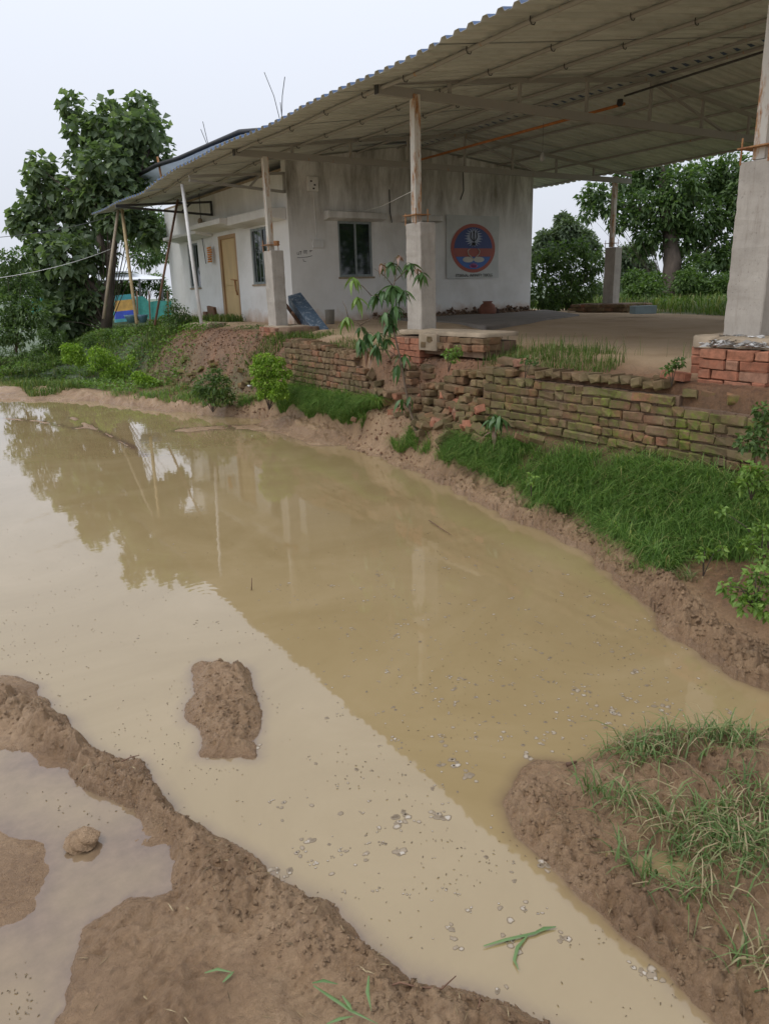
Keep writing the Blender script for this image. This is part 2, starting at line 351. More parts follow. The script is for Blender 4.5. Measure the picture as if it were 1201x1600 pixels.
def terrain(x,y,full=False):
    far=np.clip(np.hypot(x,y)/6,.35,2)
    wob=(fbm(x,y,.22,5,3)*.085+fbm(x,y,.9,2,9)*.05)*far*.55
    s=sdist(PUD,x,y); s=np.maximum(s,-sdist(ISL,x,y)); s=np.minimum(s,sdist(PUD2,x,y)); s=np.minimum(s,sdist(PUD3,x,y)-.02); s=np.minimum(s,sdist(PUD4,x,y))
    s=s+wob*1.0
    big=fbm(x,y,.5,4,5)*.5
    wx=x+fbm(x,y,.07,3,12)*.016; wy=y+fbm(x,y,.07,3,14)*.016
    w1,_a=worley(wx,wy,.085,3); w2,_b=worley(wx,wy,.034,6)
    w3,e3=worley(wx*1.0+.3,wy*1.3,.055,16); tear=fbm(x+.5*wy,y*1.25,.16,5,21,True)
    clod=(w1-.75)*.7+(w3-.75)*1.0+(w2-.75)*.9+fbm(x,y,.09,5,21)*.5-.22*np.abs(fbm(wx,wy,.13,4,71))-.12; fine=fbm(x,y,.02,2,33)
    land=.008+.034*(1-np.exp(-np.maximum(s,0)/.07))
    bed=-.11*(1-np.exp(np.minimum(s,0)/.12))-.004
    inp2=sdist(PUD2,x,y)<.05
    bed=np.where(inp2,-.004-.012*(1-np.exp(np.minimum(s,0)/.2))+.012*fbm(x,y,.25,5,19)*.5,bed)
    z=np.where(s>0,land,bed)
    r1=np.exp(-(lined(RIDGE1,x,y)/.10)**2); r2=np.exp(-(lined(RIDGE2,x,y)/.16)**2)
    isl=smooth(.02,-.07,sdist(ISL,x,y)+wob*.4)
    # the flat trodden mud in the corner nearest the camera, and the churned right-hand bank
    dry=(s>0); sh=smooth(-.005,.075,s)
    z=z+sh*(r1*.050*(1+.5*fbm(x,y,.25,3,91))+r2*.040*(1+.6*fbm(x,y,.25,3,92))+isl*.022)
    rb=smooth(1.6,2.6,x)*smooth(2.3,1.2,y)*dry; z=z+rb*sh*(.05+.06*big)
    fl_=smooth(1.1,.8,x)*smooth(3.0,2.4,y)*np.clip(1-2.2*r1,0,1)*dry; z=z-fl_*.040*smooth(-.1,.9,fbm(x,y,.38,4,131))
    for pl,wd,h in BARS: z=z+h*np.exp(-(lined(pl,x,y)/wd)**2)*(.94+.14*fbm(x,y,.3,4,41))
    z=z+.035*np.exp(-(((x+.05)/.15)**2+((y-2.62)/.24)**2))*inp2
    xw=np.interp(y,WYk,WXk); xf=np.interp(y,Yk,Xfk); xt=np.interp(y,Yk,Xtk); zf=np.interp(y,Yk,zfk); zt=np.interp(y,Yk,ztk)
    d=x-xw
    berm=np.exp(-((d-.17+.05*fbm(x,y,.4,2,78))/.12)**2)*.065*(1.0+.6*fbm(x,y,.3,3,77))*sh*(1-.75*smooth(6.3,6.9,y)*smooth(9.6,8.9,y))
    up1=.03+(zf-.05)*smooth(.15,1,np.clip((x-xw)/np.maximum(xf-xw,.2),0,1))**1.0
    wavy=fbm(x,y,.6,3,55)*.06*((y>11.1)|((y>6.2)&(y<8.4)))
    k=np.clip((x+wavy-xf)/np.maximum(xt-xf,.05),0,1); k=k*k*(3-2*k)
    bank=up1*(1-k)+zt*k
    fl=1.30+.07*smooth(8,13,y)-.03*smooth(13,15,x)
    t2=smooth(0,.7,x-xt); bank=bank*(1-t2)+np.where(y<20,fl,zt)*t2
    bz=np.where((d>.02)&dry,np.maximum(berm+up1*0+.0,0)+0*d,0)
    B=np.where(d>0,bank,0)+bz*(1-k)
    ny=smooth(21,30,y)*.9; z=z+ny*(x<xw+.3)
    z=np.where((d>0)&dry,np.maximum(z,B)+.015,z)
    soil=np.where(d>.3,smooth(.3,.6,d),0)*1.0; soil=np.where(y>21,soil*.5,soil)
    floor=t2*(x>xt+.1)
    steep=k*(1-k)*4
    lumpy=smooth(-.15,.3,fbm(x,y,.35,3,66))
    amp=np.where(s>0,.004+.016*lumpy+.030*r1+.032*r2+.026*isl+.036*(1-.5*smooth(6.3,6.9,y)*smooth(9.6,8.9,y))*np.exp(-((d-.15)/.2)**2)*(d>0)+.030*rb,.003)
    amp=np.where((d>.4),.010+.045*steep,amp)*(1-floor)
    z=z+amp*(clod*1.25+fine*.3)*smooth(-.02,.03,s)+.02*big*(1-floor)*(s>0)*(d<=0)+floor*(fbm(x,y,1.2,3,61)*.01)
    z=np.where((s>0)&(z<.006)&~((x<1.1)&(y<3.0)),.006+.004*fine,z)
    if not full: return z
    wet=np.clip(1-s/.10,0,1)*(s>-.2); wet=np.maximum(wet,(1-np.clip(d,0,.5)/.5)*.35*(y<20))
    gn=fbm(x,y,1.0,4,88)*.5
    green=np.clip(smooth(.3,.9,d)*(1-k)*.45*(gn+.7)+smooth(17,19.5,y)*(d>.5)*.95+smooth(14.4,15.2,x+.25*gn)*smooth(13,11.5,y)*.9+smooth(17,19,x)*.95+smooth(16.5,20,y)*(x>3)*.9+smooth(22,26,y),0,1)
    green=np.where((x>7)&(x<14.4)&(y<17),0,green)*(1-.0*floor)
    return z,wet,np.clip(soil,0,1),floor*(1-smooth(16.5,19,x)),green
def axis_(a,b,st): return np.linspace(a,b,max(2,int(round((b-a)/st))+1))
def patch(name,xs,ys,dz=0,cut=None,dry=False):
    X,Y=np.meshgrid(xs,ys); z,wet,soil,flo,gr=terrain(X,Y,True)
    z=z+dz
    if cut is not None:
        for (a,b,c,d2) in cut: z=np.where((X>a)&(X<b)&(Y>c)&(Y<d2),z-.6,z)
    V=np.stack([X,Y,z],-1).reshape(-1,3); nx,ny=len(xs),len(ys)
    i=np.arange(nx*ny).reshape(ny,nx); Fc=np.stack([i[:-1,:-1],i[:-1,1:],i[1:,1:],i[1:,:-1]],-1).reshape(-1,4)
    if dry: Fc=Fc[V[Fc,2].max(1)>-.02]
    o=npmesh(name,V,Fc,MUD,None,dict(wet=wet,soil=soil,floor=flo,green=gr),True)
    return tag(o,kind='structure')
patch('muddy_ground',axis_(-.7,5.9,.0095),axis_(.35,4.62,.0095),dry=True)
patch('muddy_bank',axis_(3.2,5.9,.016),axis_(4.60,12.02,.019),dry=True)
patch('puddle_bed',axis_(-1.2,3.22,.09),axis_(4.58,12.02,.09))
patch('far_bank',axis_(-3,7.6,.05),axis_(12.0,26,.06))
patch('dirt_floor',axis_(5.88,16.8,.1),axis_(-2,15,.1))
gx=np.concatenate([-np.geomspace(700,4,26),np.arange(-3.5,20,.5),np.geomspace(20.5,700,34)])
gy=np.concatenate([-np.geomspace(700,3,26),np.arange(-2.5,30,.5),np.geomspace(30.5,900,34)])
CUTS=[(-.2,5.4,.7,12.5),(-2.6,7.2,11.5,25.6),(4.9,16.4,-1.6,14.6)]
patch('ground',gx,gy,-.03,CUTS)
# water sheet, its depth stored for the shallows
xs=axis_(-1.0,5.1,.03); ys=axis_(.3,13,.03)
def water(name,xs,ys):
    X,Y=np.meshgrid(xs,ys); z=terrain(X,Y); dep=np.clip(-z/.05,0,1)
    V=np.stack([X,Y,np.zeros_like(X)],-1).reshape(-1,3); nx,ny=len(xs),len(ys)
    i=np.arange(nx*ny).reshape(ny,nx); q=np.stack([i[:-1,:-1],i[:-1,1:],i[1:,1:],i[1:,:-1]],-1)
    keep=(np.minimum(np.minimum(z[:-1,:-1],z[1:,1:]),np.minimum(z[1:,:-1],z[:-1,1:]))<.01)
    o=npmesh(name,V,q[keep],WATER,None,dict(depth=dep),True); return tag(o,kind='structure')
water('puddle_water',xs,ys)
water('far_puddle_water',np.concatenate([np.linspace(-14,-1.2,20),axis_(-1,5.1,.1)]),axis_(13,24,.1))
water('side_puddle_water',np.linspace(-14,-1.0,30),np.linspace(.3,13,30))
def TZ(x,y): return float(terrain(np.array([x],float),np.array([y],float))[0])

# ------------------------------------------------------------------ bricks
def brick_mesh(L,Wd,Hh,name,mat,bev=.007,jit=.0035):
    bm=bmesh.new(); bmesh.ops.create_cube(bm,size=1)
    for v in bm.verts: v.co=Vector((v.co.x*Wd,v.co.y*L,v.co.z*Hh))
    bmesh.ops.bevel(bm,geom=bm.edges[:],offset=bev,segments=1,affect='EDGES')
    for v in bm.verts: v.co+=Vector((random.gauss(0,jit),random.gauss(0,jit),random.gauss(0,jit)))
    me=bpy.data.meshes.new(name); bm.to_mesh(me); bm.free(); me.materials.append(mat); return me
ST=[brick_mesh(.215+.01*random.random(),.105,.073,'brick',BRICK,.010,.0055) for _ in range(8)]
HD=[brick_mesh(.105,.215,.073,'brick',BRICK,.010,.0055) for _ in range(8)]
STN=[brick_mesh(.225,.11,.076,'brick',BRICKN,.008,.003) for _ in range(5)]
HDN=[brick_mesh(.108,.22,.076,'brick',BRICKN,.008,.003) for _ in range(5)]
def put_brick(me,parent,p,rz=0,rx=0,ry=0,name='brick'):
    o=link(name,me,parent,Vector(p)-Vector(parent.location) if parent else p); o.rotation_euler=(rx,ry,rz); return o
def brick_wall(label,Y0,Y1,z0,topf,X=5.25):
    t=thing('brick_wall',label,'brick wall',(X,Y0,z0))
    z=z0+.037; c=0
    while z<1.35:
        y=Y0+random.uniform(0,.06)
        while y<Y1-.05:
            hdr=random.random()<.62; L=.105 if hdr else random.choice((.22,.18))
            if y+L>Y1+.06: hdr=True; L=.105
            yc=y+L/2
            if z<topf(yc):
                xx=X+(.1075 if hdr else .0525)+random.uniform(-.012,.010)-.02*max(0,(z0+.35-z))
                put_brick(random.choice(HD if hdr else ST),t,(xx,yc,z+random.uniform(-.004,.004)),random.gauss(0,.035),random.gauss(0,.025),random.gauss(0,.02))
            y+=L+random.uniform(.006,.016)
        z+=.086; c+=1
    g=G(); n=int((Y1-Y0)/.1)
    for i in range(n):
        ya=Y0+.02+i*(Y1-Y0-.04)/n; yb=Y0+.02+(i+1)*(Y1-Y0-.04)/n
        g.box((X+.028,ya,z0-.1),(X+.25,yb,min(topf(ya),topf(yb))-.03),0,.004)
    g.build('earth_mortar',MORTAR,t)
    return t
def top_r(y):
    if y<3.75: return 1.06
    if y<5.75: return 1.14
    return 1.17 if y<6.12 else 1.0
wr=brick_wall('long mossy brick retaining wall between the large right pillar base and the brick rubble',3.03,6.22,.60,top_r)
y=3.95
while y<5.55:                                            # loose headers laid across the top
    put_brick(random.choice(HD),wr,(5.25+.10+random.uniform(-.02,.02),y,1.185+random.uniform(-.008,.01)),random.gauss(0,.06),random.uniform(-.25,-.05),random.gauss(.03,.03)); y+=.115
for (yy,zz,rz,me) in ((5.95,1.255,.2,ST[0]),(5.78,1.25,-.5,STN[1]),(5.62,1.20,.1,ST[2]),(5.85,1.17,.1,HD[1]),(3.98,1.215,-.1,ST[3]),(3.72,1.13,.4,HD[2]),(3.9,1.26,.05,STN[0]),
   (3.5,1.125,.1,ST[4]),(3.3,1.13,.7,ST[5]),(3.12,1.10,1.4,HD[4])):
    put_brick(me,wr,(5.40,yy,zz),rz,random.uniform(-.1,.1),random.uniform(-.1,.1))
def top_l(y): return .66+.5*float(smooth(8.35,9.0,np.array(y)))+.09*float(smooth(9.2,10.6,np.array(y)))
wl=brick_wall('lower brown brick retaining wall section left of the mango sapling',8.38,11.15,.58,top_l)
y=8.9
while y<11.0:
    put_brick(random.choice(HD),wl,(5.37,y,top_l(y)+.03),random.gauss(0,.08),random.uniform(-.3,-.1),0); y+=.112
# old brick courses showing at the back of the gap
wb=thing('brick_wall','broken inner brick courses in the gap below the middle pillar','brick wall',(5.6,7.3,.8))
for k in range(5):
    y=6.25
    while y<8.1:
        if random.random()<.72:
            put_brick(random.choice(HD+ST),wb,(5.15+(.14+.086*k)/.68*.52+random.uniform(-.02,.03),y,.72+.086*k),random.gauss(0,.15),random.gauss(0,.06),random.gauss(0,.06))
        y+=random.choice((.12,.23))
# plinths of the pillars
def plinth(label,X0,Y0,Y1,z0,z1,depth,group=None,L=.24,cap=True,ext=None):
    t=thing('brick_plinth',label,'pillar base',(X0,Y0,z0))
    nz=int(round((z1-z0)/.08))
    for k in range(nz):
        z=z0+.04+k*.08
        y=Y0+(0 if k%2 else .0)
        j=0
        while y<Y1-.04:
            hdr=((j+k)%3==0); l=.11 if hdr else min(.225,Y1-y)
            put_brick(random.choice(HDN if l<.13 else STN),t,(X0+(.11 if l<.13 else .055)+random.uniform(-.006,.006),y+l/2,z),random.gauss(0,.02),0,random.gauss(0,.012)); y+=l+.01; j+=1
        x=X0+.12
        while x<X0+depth-.06:                            # side facing -Y
            put_brick(random.choice(STN),t,(x+.115,Y0+.05,z),math.pi/2+random.gauss(0,.02)); x+=.235
    g=G().box((X0+.035,Y0+.035,z0-.05),(X0+depth,Y1-.03,z1-.012)); g.build('core',MORTAR,t)
    return t
SX,SY,HC=.2437,.327,1.325
p2=plinth('red brick base under the middle concrete pillar with a plaster topped wing',5.62,7.86,8.5,.93,1.44,.62)
for k in range(2):                                       # the low wing to the right
    y=6.66
    while y<7.85:
        l=random.choice((.22,.22,.11))
        put_brick(random.choice(ST if l>.2 else HD),p2,(5.66+.055,y+l/2,1.33+.08*k),random.gauss(0,.04)); y+=l+.012
for k in range(2): put_brick(ST[k],p2,(5.83,6.72,1.33+.08*k),math.pi/2)
g=G().box((5.70,6.70,1.22),(6.2,7.86,1.40)); g.build('core',MORTAR,p2)
def slab(parent,pts,z0,z1,name,mat,edge=.012):
    """uneven plaster cap with rounded rim from an outline"""
    n=len(pts); cx=sum(p[0] for p in pts)/n; cy=sum(p[1] for p in pts)/n; P=[]
    for i in range(n):
        a,b=pts[i],pts[(i+1)%n]
        for k in range(5):
            t=k/5; P.append((a[0]*(1-t)+b[0]*t+random.gauss(0,.008),a[1]*(1-t)+b[1]*t+random.gauss(0,.008)))
    N=len(P); V=[(x,y,z0) for x,y in P]+[(x,y,z1-edge) for x,y in P]+[(cx+(x-cx)*.95,cy+(y-cy)*.95,z1+random.gauss(0,.003)) for x,y in P]+[(cx+(x-cx)*.5,cy+(y-cy)*.5,z1+random.gauss(.004,.004)) for x,y in P]+[(cx,cy,z1)]
    Fs=[(l*N+i,l*N+(i+1)%N,(l+1)*N+(i+1)%N,(l+1)*N+i) for l in range(3) for i in range(N)]+[(3*N+i,3*N+(i+1)%N,4*N) for i in range(N)]
    return G().add(V,Fs).build(name,mat,parent,True)
slab(p2,[(5.67,6.68),(6.22,6.68),(6.22,8.5),(5.66,8.46),(5.70,7.9),(5.67,7.6)],1.455,1.503,'plaster_cap',PLAST)
slab(p2,[(5.615,7.5),(5.68,7.5),(5.68,7.88),(5.615,7.86)],1.27,1.47,'plaster_patch',PLAST)
p3=plinth('tall red brick base under the large pillar at the right edge',5.5,3.18,3.78,1.16,1.48,.75)
for k in range(5): put_brick(STN[k%5],p3,(5.66,2.9+.0*k,1.17+.08*k),.1)
for k in range(4): put_brick(STN[k],p3,(5.78,3.88,1.2+.08*k),.2)
slab(p3,[(5.66,3.78),(6.35,3.76),(6.35,4.0),(5.78,4.02),(5.70,3.95)],1.47,1.565,'plaster_cap',PLAST)
slab(p3,[(5.62,2.7),(6.5,2.7),(6.5,3.85),(5.7,3.75)],1.478,1.56,'lime_bed',PLAST)
# torn whitish plastic under the pillar: many small crumpled flakes
n=260; c=np.stack([RNG.uniform(5.54,5.84,n),RNG.uniform(3.05,3.82,n),np.full(n,1.50)],-1); c[:,2]+=(c[:,0]-5.54)*.22+RNG.uniform(0,.01,n)
def flakes(name,c,size,mat,parent,flat=.5,asp=3):
    n=len(c); q=RNG.uniform(0,6.28,n); d=np.stack([np.cos(q),np.sin(q),RNG.normal(0,.25*flat,n)],-1); s=np.stack([-np.sin(q),np.cos(q),RNG.normal(0,.8*flat,n)],-1)
    L=size*RNG.uniform(.4,1.3,(n,1)); W=L/asp
    off=parent.location if parent else (0,0,0)
    V=np.stack([c-d*L,c-s*W,c+d*L,c+s*W+[0,0,.003]],1)-np.array(off); F_=np.arange(n*4).reshape(n,4)
    return npmesh(name,V.reshape(-1,3),F_,mat,parent,dict(rnd=np.repeat(RNG.random(n),4)))
TORN=NT('torn_plastic'); TORN=TORN.set(TORN.ramp(TORN.attr('rnd'),[(0,(.16,.14,.12)),(.35,(.45,.44,.42)),(1,(.72,.72,.70))]),.6)
tag(flakes('torn_sheet',c,.045,TORN,p3),kind='stuff')
p1=plinth('small rubble and brick base under the left concrete pillar',5.68,12.35,13.05,1.27,1.43,.6)
slab(p1,[(5.8,12.2),(6.5,12.2),(6.5,13.1),(5.8,13.1)],1.39,1.45,'plaster_cap',PLAST)
slab(p1,[(5.76,11.95),(6.35,11.95),(6.35,12.4),(5.76,12.36)],1.20,1.44,'rubble_block',MORTAR)
p4=thing('brick_plinth','dark low mound of bricks under the far pillar at the back of the floor','pillar base',(15.2,12.96,1.3))
for k in range(3):
    for a in range(9): put_brick(random.choice(ST),p4,(14.75+.03*k+random.uniform(-.05,.05),12.3+a*.2,1.33+.085*k),random.gauss(0,.2))
    for a in range(4): put_brick(random.choice(ST),p4,(14.9+a*.24,12.25,1.33+.085*k),math.pi/2+random.gauss(0,.2))
slab(p4,[(14.8,12.3),(15.9,12.3),(15.9,13.8),(14.8,13.8)],1.3,1.55,'core',MORTAR)

# ------------------------------------------------------------------ pillars
def rough_shaft(lo,hi,parent,name='shaft'):
    (a,b,c),(d,e,f)=lo,hi; bm=bmesh.new(); bmesh.ops.create_cube(bm,size=1)
    for v in bm.verts: v.co=Vector(((a+d)/2+v.co.x*(d-a),(b+e)/2+v.co.y*(e-b),(c+f)/2+v.co.z*(f-c)))
    bmesh.ops.bevel(bm,geom=bm.edges[:],offset=.008,segments=1,affect='EDGES')
    bmesh.ops.subdivide_edges(bm,edges=[ed for ed in bm.edges if ed.calc_length()>.5],cuts=22,use_grid_fill=True)
    for v in bm.verts:
        n=vnoise(np.array([v.co.z*9+v.co.x*7]),np.array([v.co.y*9.]),4)[0]; n2=vnoise(np.array([v.co.z*31.]),np.array([v.co.y*33+v.co.x*29]),8)[0]
        v.co.x+=n*.010+n2*.007; v.co.y+=n*.008-n2*.008
    off=Vector(parent.location)
    for v in bm.verts: v.co-=off
    me=bpy.data.meshes.new(name); bm.to_mesh(me); bm.free(); me.materials.append(CONC); return link(name,me,parent)
def pillar(label,X,Y,zb,ztop,hc=HC,px=.095,py=.21):
    t=thing('concrete_pillar',label,'pillar',(X,Y,zb))
    rough_shaft((X,Y,zb-.02),(X+SX,Y+SY,zb+hc),t)
    cx,cy,z=X+px,Y+py,zb+hc
    G().box((cx-.05,cy-.05,z+.01),(cx+.05,cy+.05,ztop)).build('steel_post',POSTM,t,bevel=.006)
    G().box((cx-.12,cy-.14,z+.095),(cx+.12,cy+.14,z+.105)).build('base_plate',RUST,t)
    for a,b in ((-1,-1),(1,-1),(1,1),(-1,1)):
        G().tube([(cx+a*.095,cy+b*.115,z-.02),(cx+a*.095,cy+b*.115,z+.15+random.uniform(-.03,.04))],.008,6).build('anchor_bolt',RUST,t)
    return t
pl1=pillar('left concrete pillar near the blue box with rusty white steel post',5.8624,12.6742,1.427,4.30)
pl2=pillar('middle concrete pillar with yellowed steel post behind the mango sapling',5.8624,8.1518,1.5074,4.33)
pl3=pillar('large concrete pillar closest to the camera at the right edge',5.8624,3.4814,1.5728,4.33)
pl4=pillar('dark concrete pillar at the far back edge of the dirt floor',15.1963,12.9624,1.557,4.5)
g=G()
c0=Vector((5.8624+.14,12.6742+.05,1.427+HC+.11))          # rusted tin cup on the left pillar
g.lathe(c0,[(.0,-.03),(.045,-.03),(.055,.05),(.05,.05),(.04,-.02)],10); g.build('tin_cup',RUST)
tag(bpy.data.objects['tin_cup'],'rusty tin cup standing on top of the left concrete pillar','cup')

# ------------------------------------------------------------------ open shed roof
roof=thing('shed_roof','large blue corrugated gable roof with grey underside on steel trusses','roof',(10.4,8,4.3))
def sag(y,x=5): return -.14*float(smooth(14.6,17,np.array(y)))+ .16*float(smooth(19.6,21.6,np.array(y)))*0
def zroof(x,y):
    z=4.31+.148*(x-5.0) if x<=10.4 else 5.109-.088*(x-10.4)
    return z+sag(y)*max(0,1-(x-5)/6)+.012*math.sin(y*1.9)*math.sin(x*.9)
def sheet(Y0,wd,xa,xb,nx):
    per=.205; wd=1.025; prof=[(0,0),(.28,0),(.42,1),(.72,1),(.86,0)]
    ys=[]; k=0
    while k*per<wd-1e-6:
        ys+=[(Y0+(k+a)*per,h) for a,h in prof]; k+=1
    ys+=[(Y0+k*per,0),(Y0+k*per+.05,0)]; xs=[xa+(xb-xa)*i/nx for i in range(nx+1)]
    jt=random.uniform(-.008,.008); je=random.uniform(-.02,.02)
    V=[];
    for top in (0,.0022):
        for i,x in enumerate(xs):
            for (yy,h) in ys: V.append((x+(je if i==0 else 0),yy,zroof(x,yy)+h*.040+top+jt*0))
    n=len(ys); N=n*(nx+1); Fs=[];M=[]
    for i in range(nx):
        for j in range(n-1):
            a=i*n+j; Fs.append((a,a+1,a+n+1,a+n)); M.append(0)
            Fs.append((N+a,N+a+n,N+a+n+1,N+a+1)); M.append(1)
    for j in range(n-1): Fs.append((j,N+j,N+j+1,j+1)); M.append(0); b=nx*n+j; Fs.append((b,b+1,N+b+1,N+b)); M.append(0)
    g=G(); g.v=V; g.f=Fs; g.m=M; return g
Y=-1.6; k=0
while Y<21.2:
    over=.003 if k%2 else -.003
    g=sheet(Y,1.026,5.0,10.50 if Y<15.5 else 8.3,5); g.v=[(x,y,z+over) for x,y,z in g.v]; g.build('roof_sheet',[SHEET,BLUE],roof)
    if Y<16:
        g=sheet(Y,1.025,10.40,15.85,4); g.v=[(x,y,z+over+.012) for x,y,z in g.v]; g.build('roof_sheet',[SHEET,BLUE],roof)
    Y+=1.025; k+=1
G().add([(10.1,-1.6,5.10),(10.4,-1.6,5.165),(10.7,-1.6,5.11),(10.1,16.2,5.10),(10.4,16.2,5.165),(10.7,16.2,5.11)],[(0,1,4,3),(1,2,5,4)]).build('ridge_cap',BLUE,roof)
for x in (5.45,6.65,7.85,9.05,10.1,10.65,11.8,13.0,14.2,15.5):
    ye=21.3 if x<8 else 16.6
    pts=[(x,yy,zroof(x,yy)-.032) for yy in np.linspace(-1.6,ye,26)]
    pr_=G().tube(pts,.024,7).build('purlin',STEEL,roof,True)
    if x<8.5:
        g=G()
        for yy in np.arange(-.4,ye-.4,1.02):
            z=zroof(x,yy)-.032; yy+=random.uniform(-.1,.1)
            g.tube([(x-.03,yy,z+.03),(x-.034,yy,z-.01),(x-.015,yy,z-.034),(x+.02,yy,z-.034),(x+.034,yy,z-.01)],.006,5)
        g.build('hook_bolts',DARKST,pr_)
def truss(Y,full=True):
    z0=4.33
    t=link('truss',None,roof,Vector((5.4,Y,z0))-Vector(roof.location))
    G().beam((5.40,Y,z0),(15.5,Y,z0+.04),.06,.11).build('bottom_chord',STEEL,t)
    G().beam((5.36,Y-.0,z0+.075),(10.4,Y,4.985),.05,.055).build('top_chord',STEEL,t)
    G().beam((10.4,Y,4.985),(15.5,Y,z0+.16),.05,.055).build('top_chord',STEEL,t)
    for x in (6.5,7.7,9.0,10.4,11.7,13,14.2):
        zt=z0+.075+(x-5.36)/(5.04)*.58 if x<=10.4 else 4.985-(x-10.4)/5.1*.50
        if zt-z0>.1: G().beam((x,Y,z0+.05),(x,Y,zt-.02),.04,.04).build('strut',STEEL,t)
    G().beam((10.4,Y,4.95),(12.4,Y,z0+.06),.035,.035).build('brace',STEEL,t)
    G().box((5.385,Y-.04,z0-.05),(5.40,Y+.04,z0+.05)).build('end_plate',DARKST,t)
for Y in (3.70,8.36,12.88): truss(Y)
# bracket frames between the eave and the house
for Yb,x0 in ((14.80,5.25),(19.0,4.9)):
    t=link('bracket_frame',None,roof,Vector((x0,Yb,4))-Vector(roof.location))
    z0=4.01 if Yb<16 else 3.96; z1=4.36 if Yb<16 else 4.26
    mt=STEEL if Yb<16 else DARKST
    G().beam((x0,Yb,z0+.12),(7.24,Yb,z0),.05,.05).build('bottom_chord',mt,t)
    G().beam((x0,Yb,z1-.16),(7.24,Yb,z1),.05,.05).build('top_chord',mt,t)
    G().beam((7.24,Yb,z0-.02),(7.24,Yb,z1+.02),.05,.05).build('end_post',mt,t)
    G().beam((6.45,Yb,z0+.03),(6.75,Yb,z1-.02),.04,.04).build('brace',mt,t)
a,b=onx(655,250,9.6),onx(975,162,9.6); G().tube([a,b],.022,7).build('tie_pipe',ORANGE,roof,True)
a,b=onx(884,210,8.2),onx(1201,105,8.2)
G().tube([onz(975,150,4.75)]*1+[onz(1201,78,4.85)],.016,6).build('cable_run',DARKST,roof,True)
# roof edge of the house's own sheet, behind
E2=[(195,285),(245,258),(280,247),(330,225),(375,206),(405,203),(440,205)]
hr=thing('house_roof_sheet','grey sagging sheet roof with black tarred edge above the white house','roof',onx(280,247,7.0))
P=[onx(u,v,7.0) for u,v in E2]; P[0]=onx(195,285,6.9)
Q=[p+Vector((3.0,-.3,-.05)) for p in P]; M_=[p+Vector((1.2,-.15,-.22)) for p in P]
n=len(P); V=P+M_+Q; V+= [p+Vector((0,0,.012)) for p in V]
Fs=[];Ms=[]
for l in range(2):
    for i in range(n-1): a=l*n+i; Fs.append((a,a+1,a+n+1,a+n)); Ms.append(0); a+=3*n; Fs.append((a,a+n,a+n+1,a+1)); Ms.append(1)
g=G(); g.v=[tuple(v) for v in V]; g.f=Fs; g.m=Ms; tm=NT('milky_sheet'); tm.set(tm.ramp(tm.noise(.8,5,.6),[(.3,(.42,.43,.43)),(.7,(.60,.62,.63))]),.5)
tb=tm.n('BsdfTranslucent'); tb.inputs[0].default_value=(.75,.8,.85,1); ts=tm.n('MixShader'); ts.inputs[0].default_value=.45; tm.l(tm.b.outputs[0],ts.inputs[1]); tm.l(tb.outputs[0],ts.inputs[2]); tm.l(ts.outputs[0],tm.t.nodes['Material Output'].inputs[0])
g.build('sheet',[tm.mat,tm.mat],hr)
G().tube(P,[.05,.06,.055,.05,.055,.045,.045],7).build('tarred_edge',BLACK,hr,True)
G().tube([onx(246,245,7.05),onx(254,285,7.1)],.03,6).build('edge_post',RUST,hr)
for L in ([(437,186),(428,150),(413,113)],[(440,188),(441,150),(445,120)],[(441,188),(438,160)]):
    o=G().tube([onx(u,v,7.5) for u,v in L],.008,5).build('starter_bar',DARKST); tag(o,'thin rusty starter bar sticking up above the house roof beside the shed eave','rebar','starter bars in the taller pair-and-one cluster above the roof')
for L in ([(325,224),(317,190)],[(323,224),(314,202)]):
    o=G().tube([onx(u,v,7.5) for u,v in L],.009,5).build('starter_bar',DARKST); tag(o,'short thin starter bar rising from the house roof further left','rebar','short starter bars above the tarred roof edge')

# ------------------------------------------------------------------ house
XC,YC,XR,YL,ZF,ZT=7.307,14.861,14.216,23.04,1.2,4.44
house=thing('white_house','low white lime washed house with ochre door under the shed roof','house',(XC,YC,ZF))
def panel(axis,c,u0,u1,z0,z1,holes,th,name,mat,sgn=1):
    us=sorted({u0,u1,*[h[0] for h in holes],*[h[1] for h in holes]}); zs=sorted({z0,z1,*[h[2] for h in holes],*[h[3] for h in holes]})
    inh=lambda u,z: any(h[0]<u<h[1] and h[2]<z<h[3] for h in holes) or not(u0<u<u1 and z0<z<z1)
    g=G(); P=lambda u,z,d: (c+d,u,z) if axis=='x' else (u,c+d,z)
    for i in range(len(us)-1):
        for j in range(len(zs)-1):
            a,b,e,f=us[i],us[i+1],zs[j],zs[j+1]; um,zm=(a+b)/2,(e+f)/2
            if inh(um,zm): continue
            g.add([P(a,e,0),P(b,e,0),P(b,f,0),P(a,f,0)],[(0,1,2,3)]); g.add([P(a,e,th),P(b,e,th),P(b,f,th),P(a,f,th)],[(3,2,1,0)])
            for (du,dz,p,q) in ((-1,0,(a,e),(a,f)),(1,0,(b,e),(b,f)),(0,-1,(a,e),(b,e)),(0,1,(a,f),(b,f))):
                uu=um+du*((b-a)/2+.001); zz=zm+dz*((f-e)/2+.001)
                if inh(uu,zz): g.add([P(*p,0),P(*q,0),P(*q,th),P(*p,th)],[(0,1,2,3)])
    return g.build(name,mat,house)
WA=(15.85,16.88,2.24,3.45); WB=(20.46,21.30,2.24,3.40); DR=(17.76,18.90,ZF,3.44); WC=(8.49,9.36,2.33,3.49); WD=(10.3,11.05,2.33,3.49)
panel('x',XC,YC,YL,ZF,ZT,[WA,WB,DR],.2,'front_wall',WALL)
panel('y',YC,XC+.2,XR,ZF,ZT-.004,[WC,WD],.2,'side_wall',WALL)
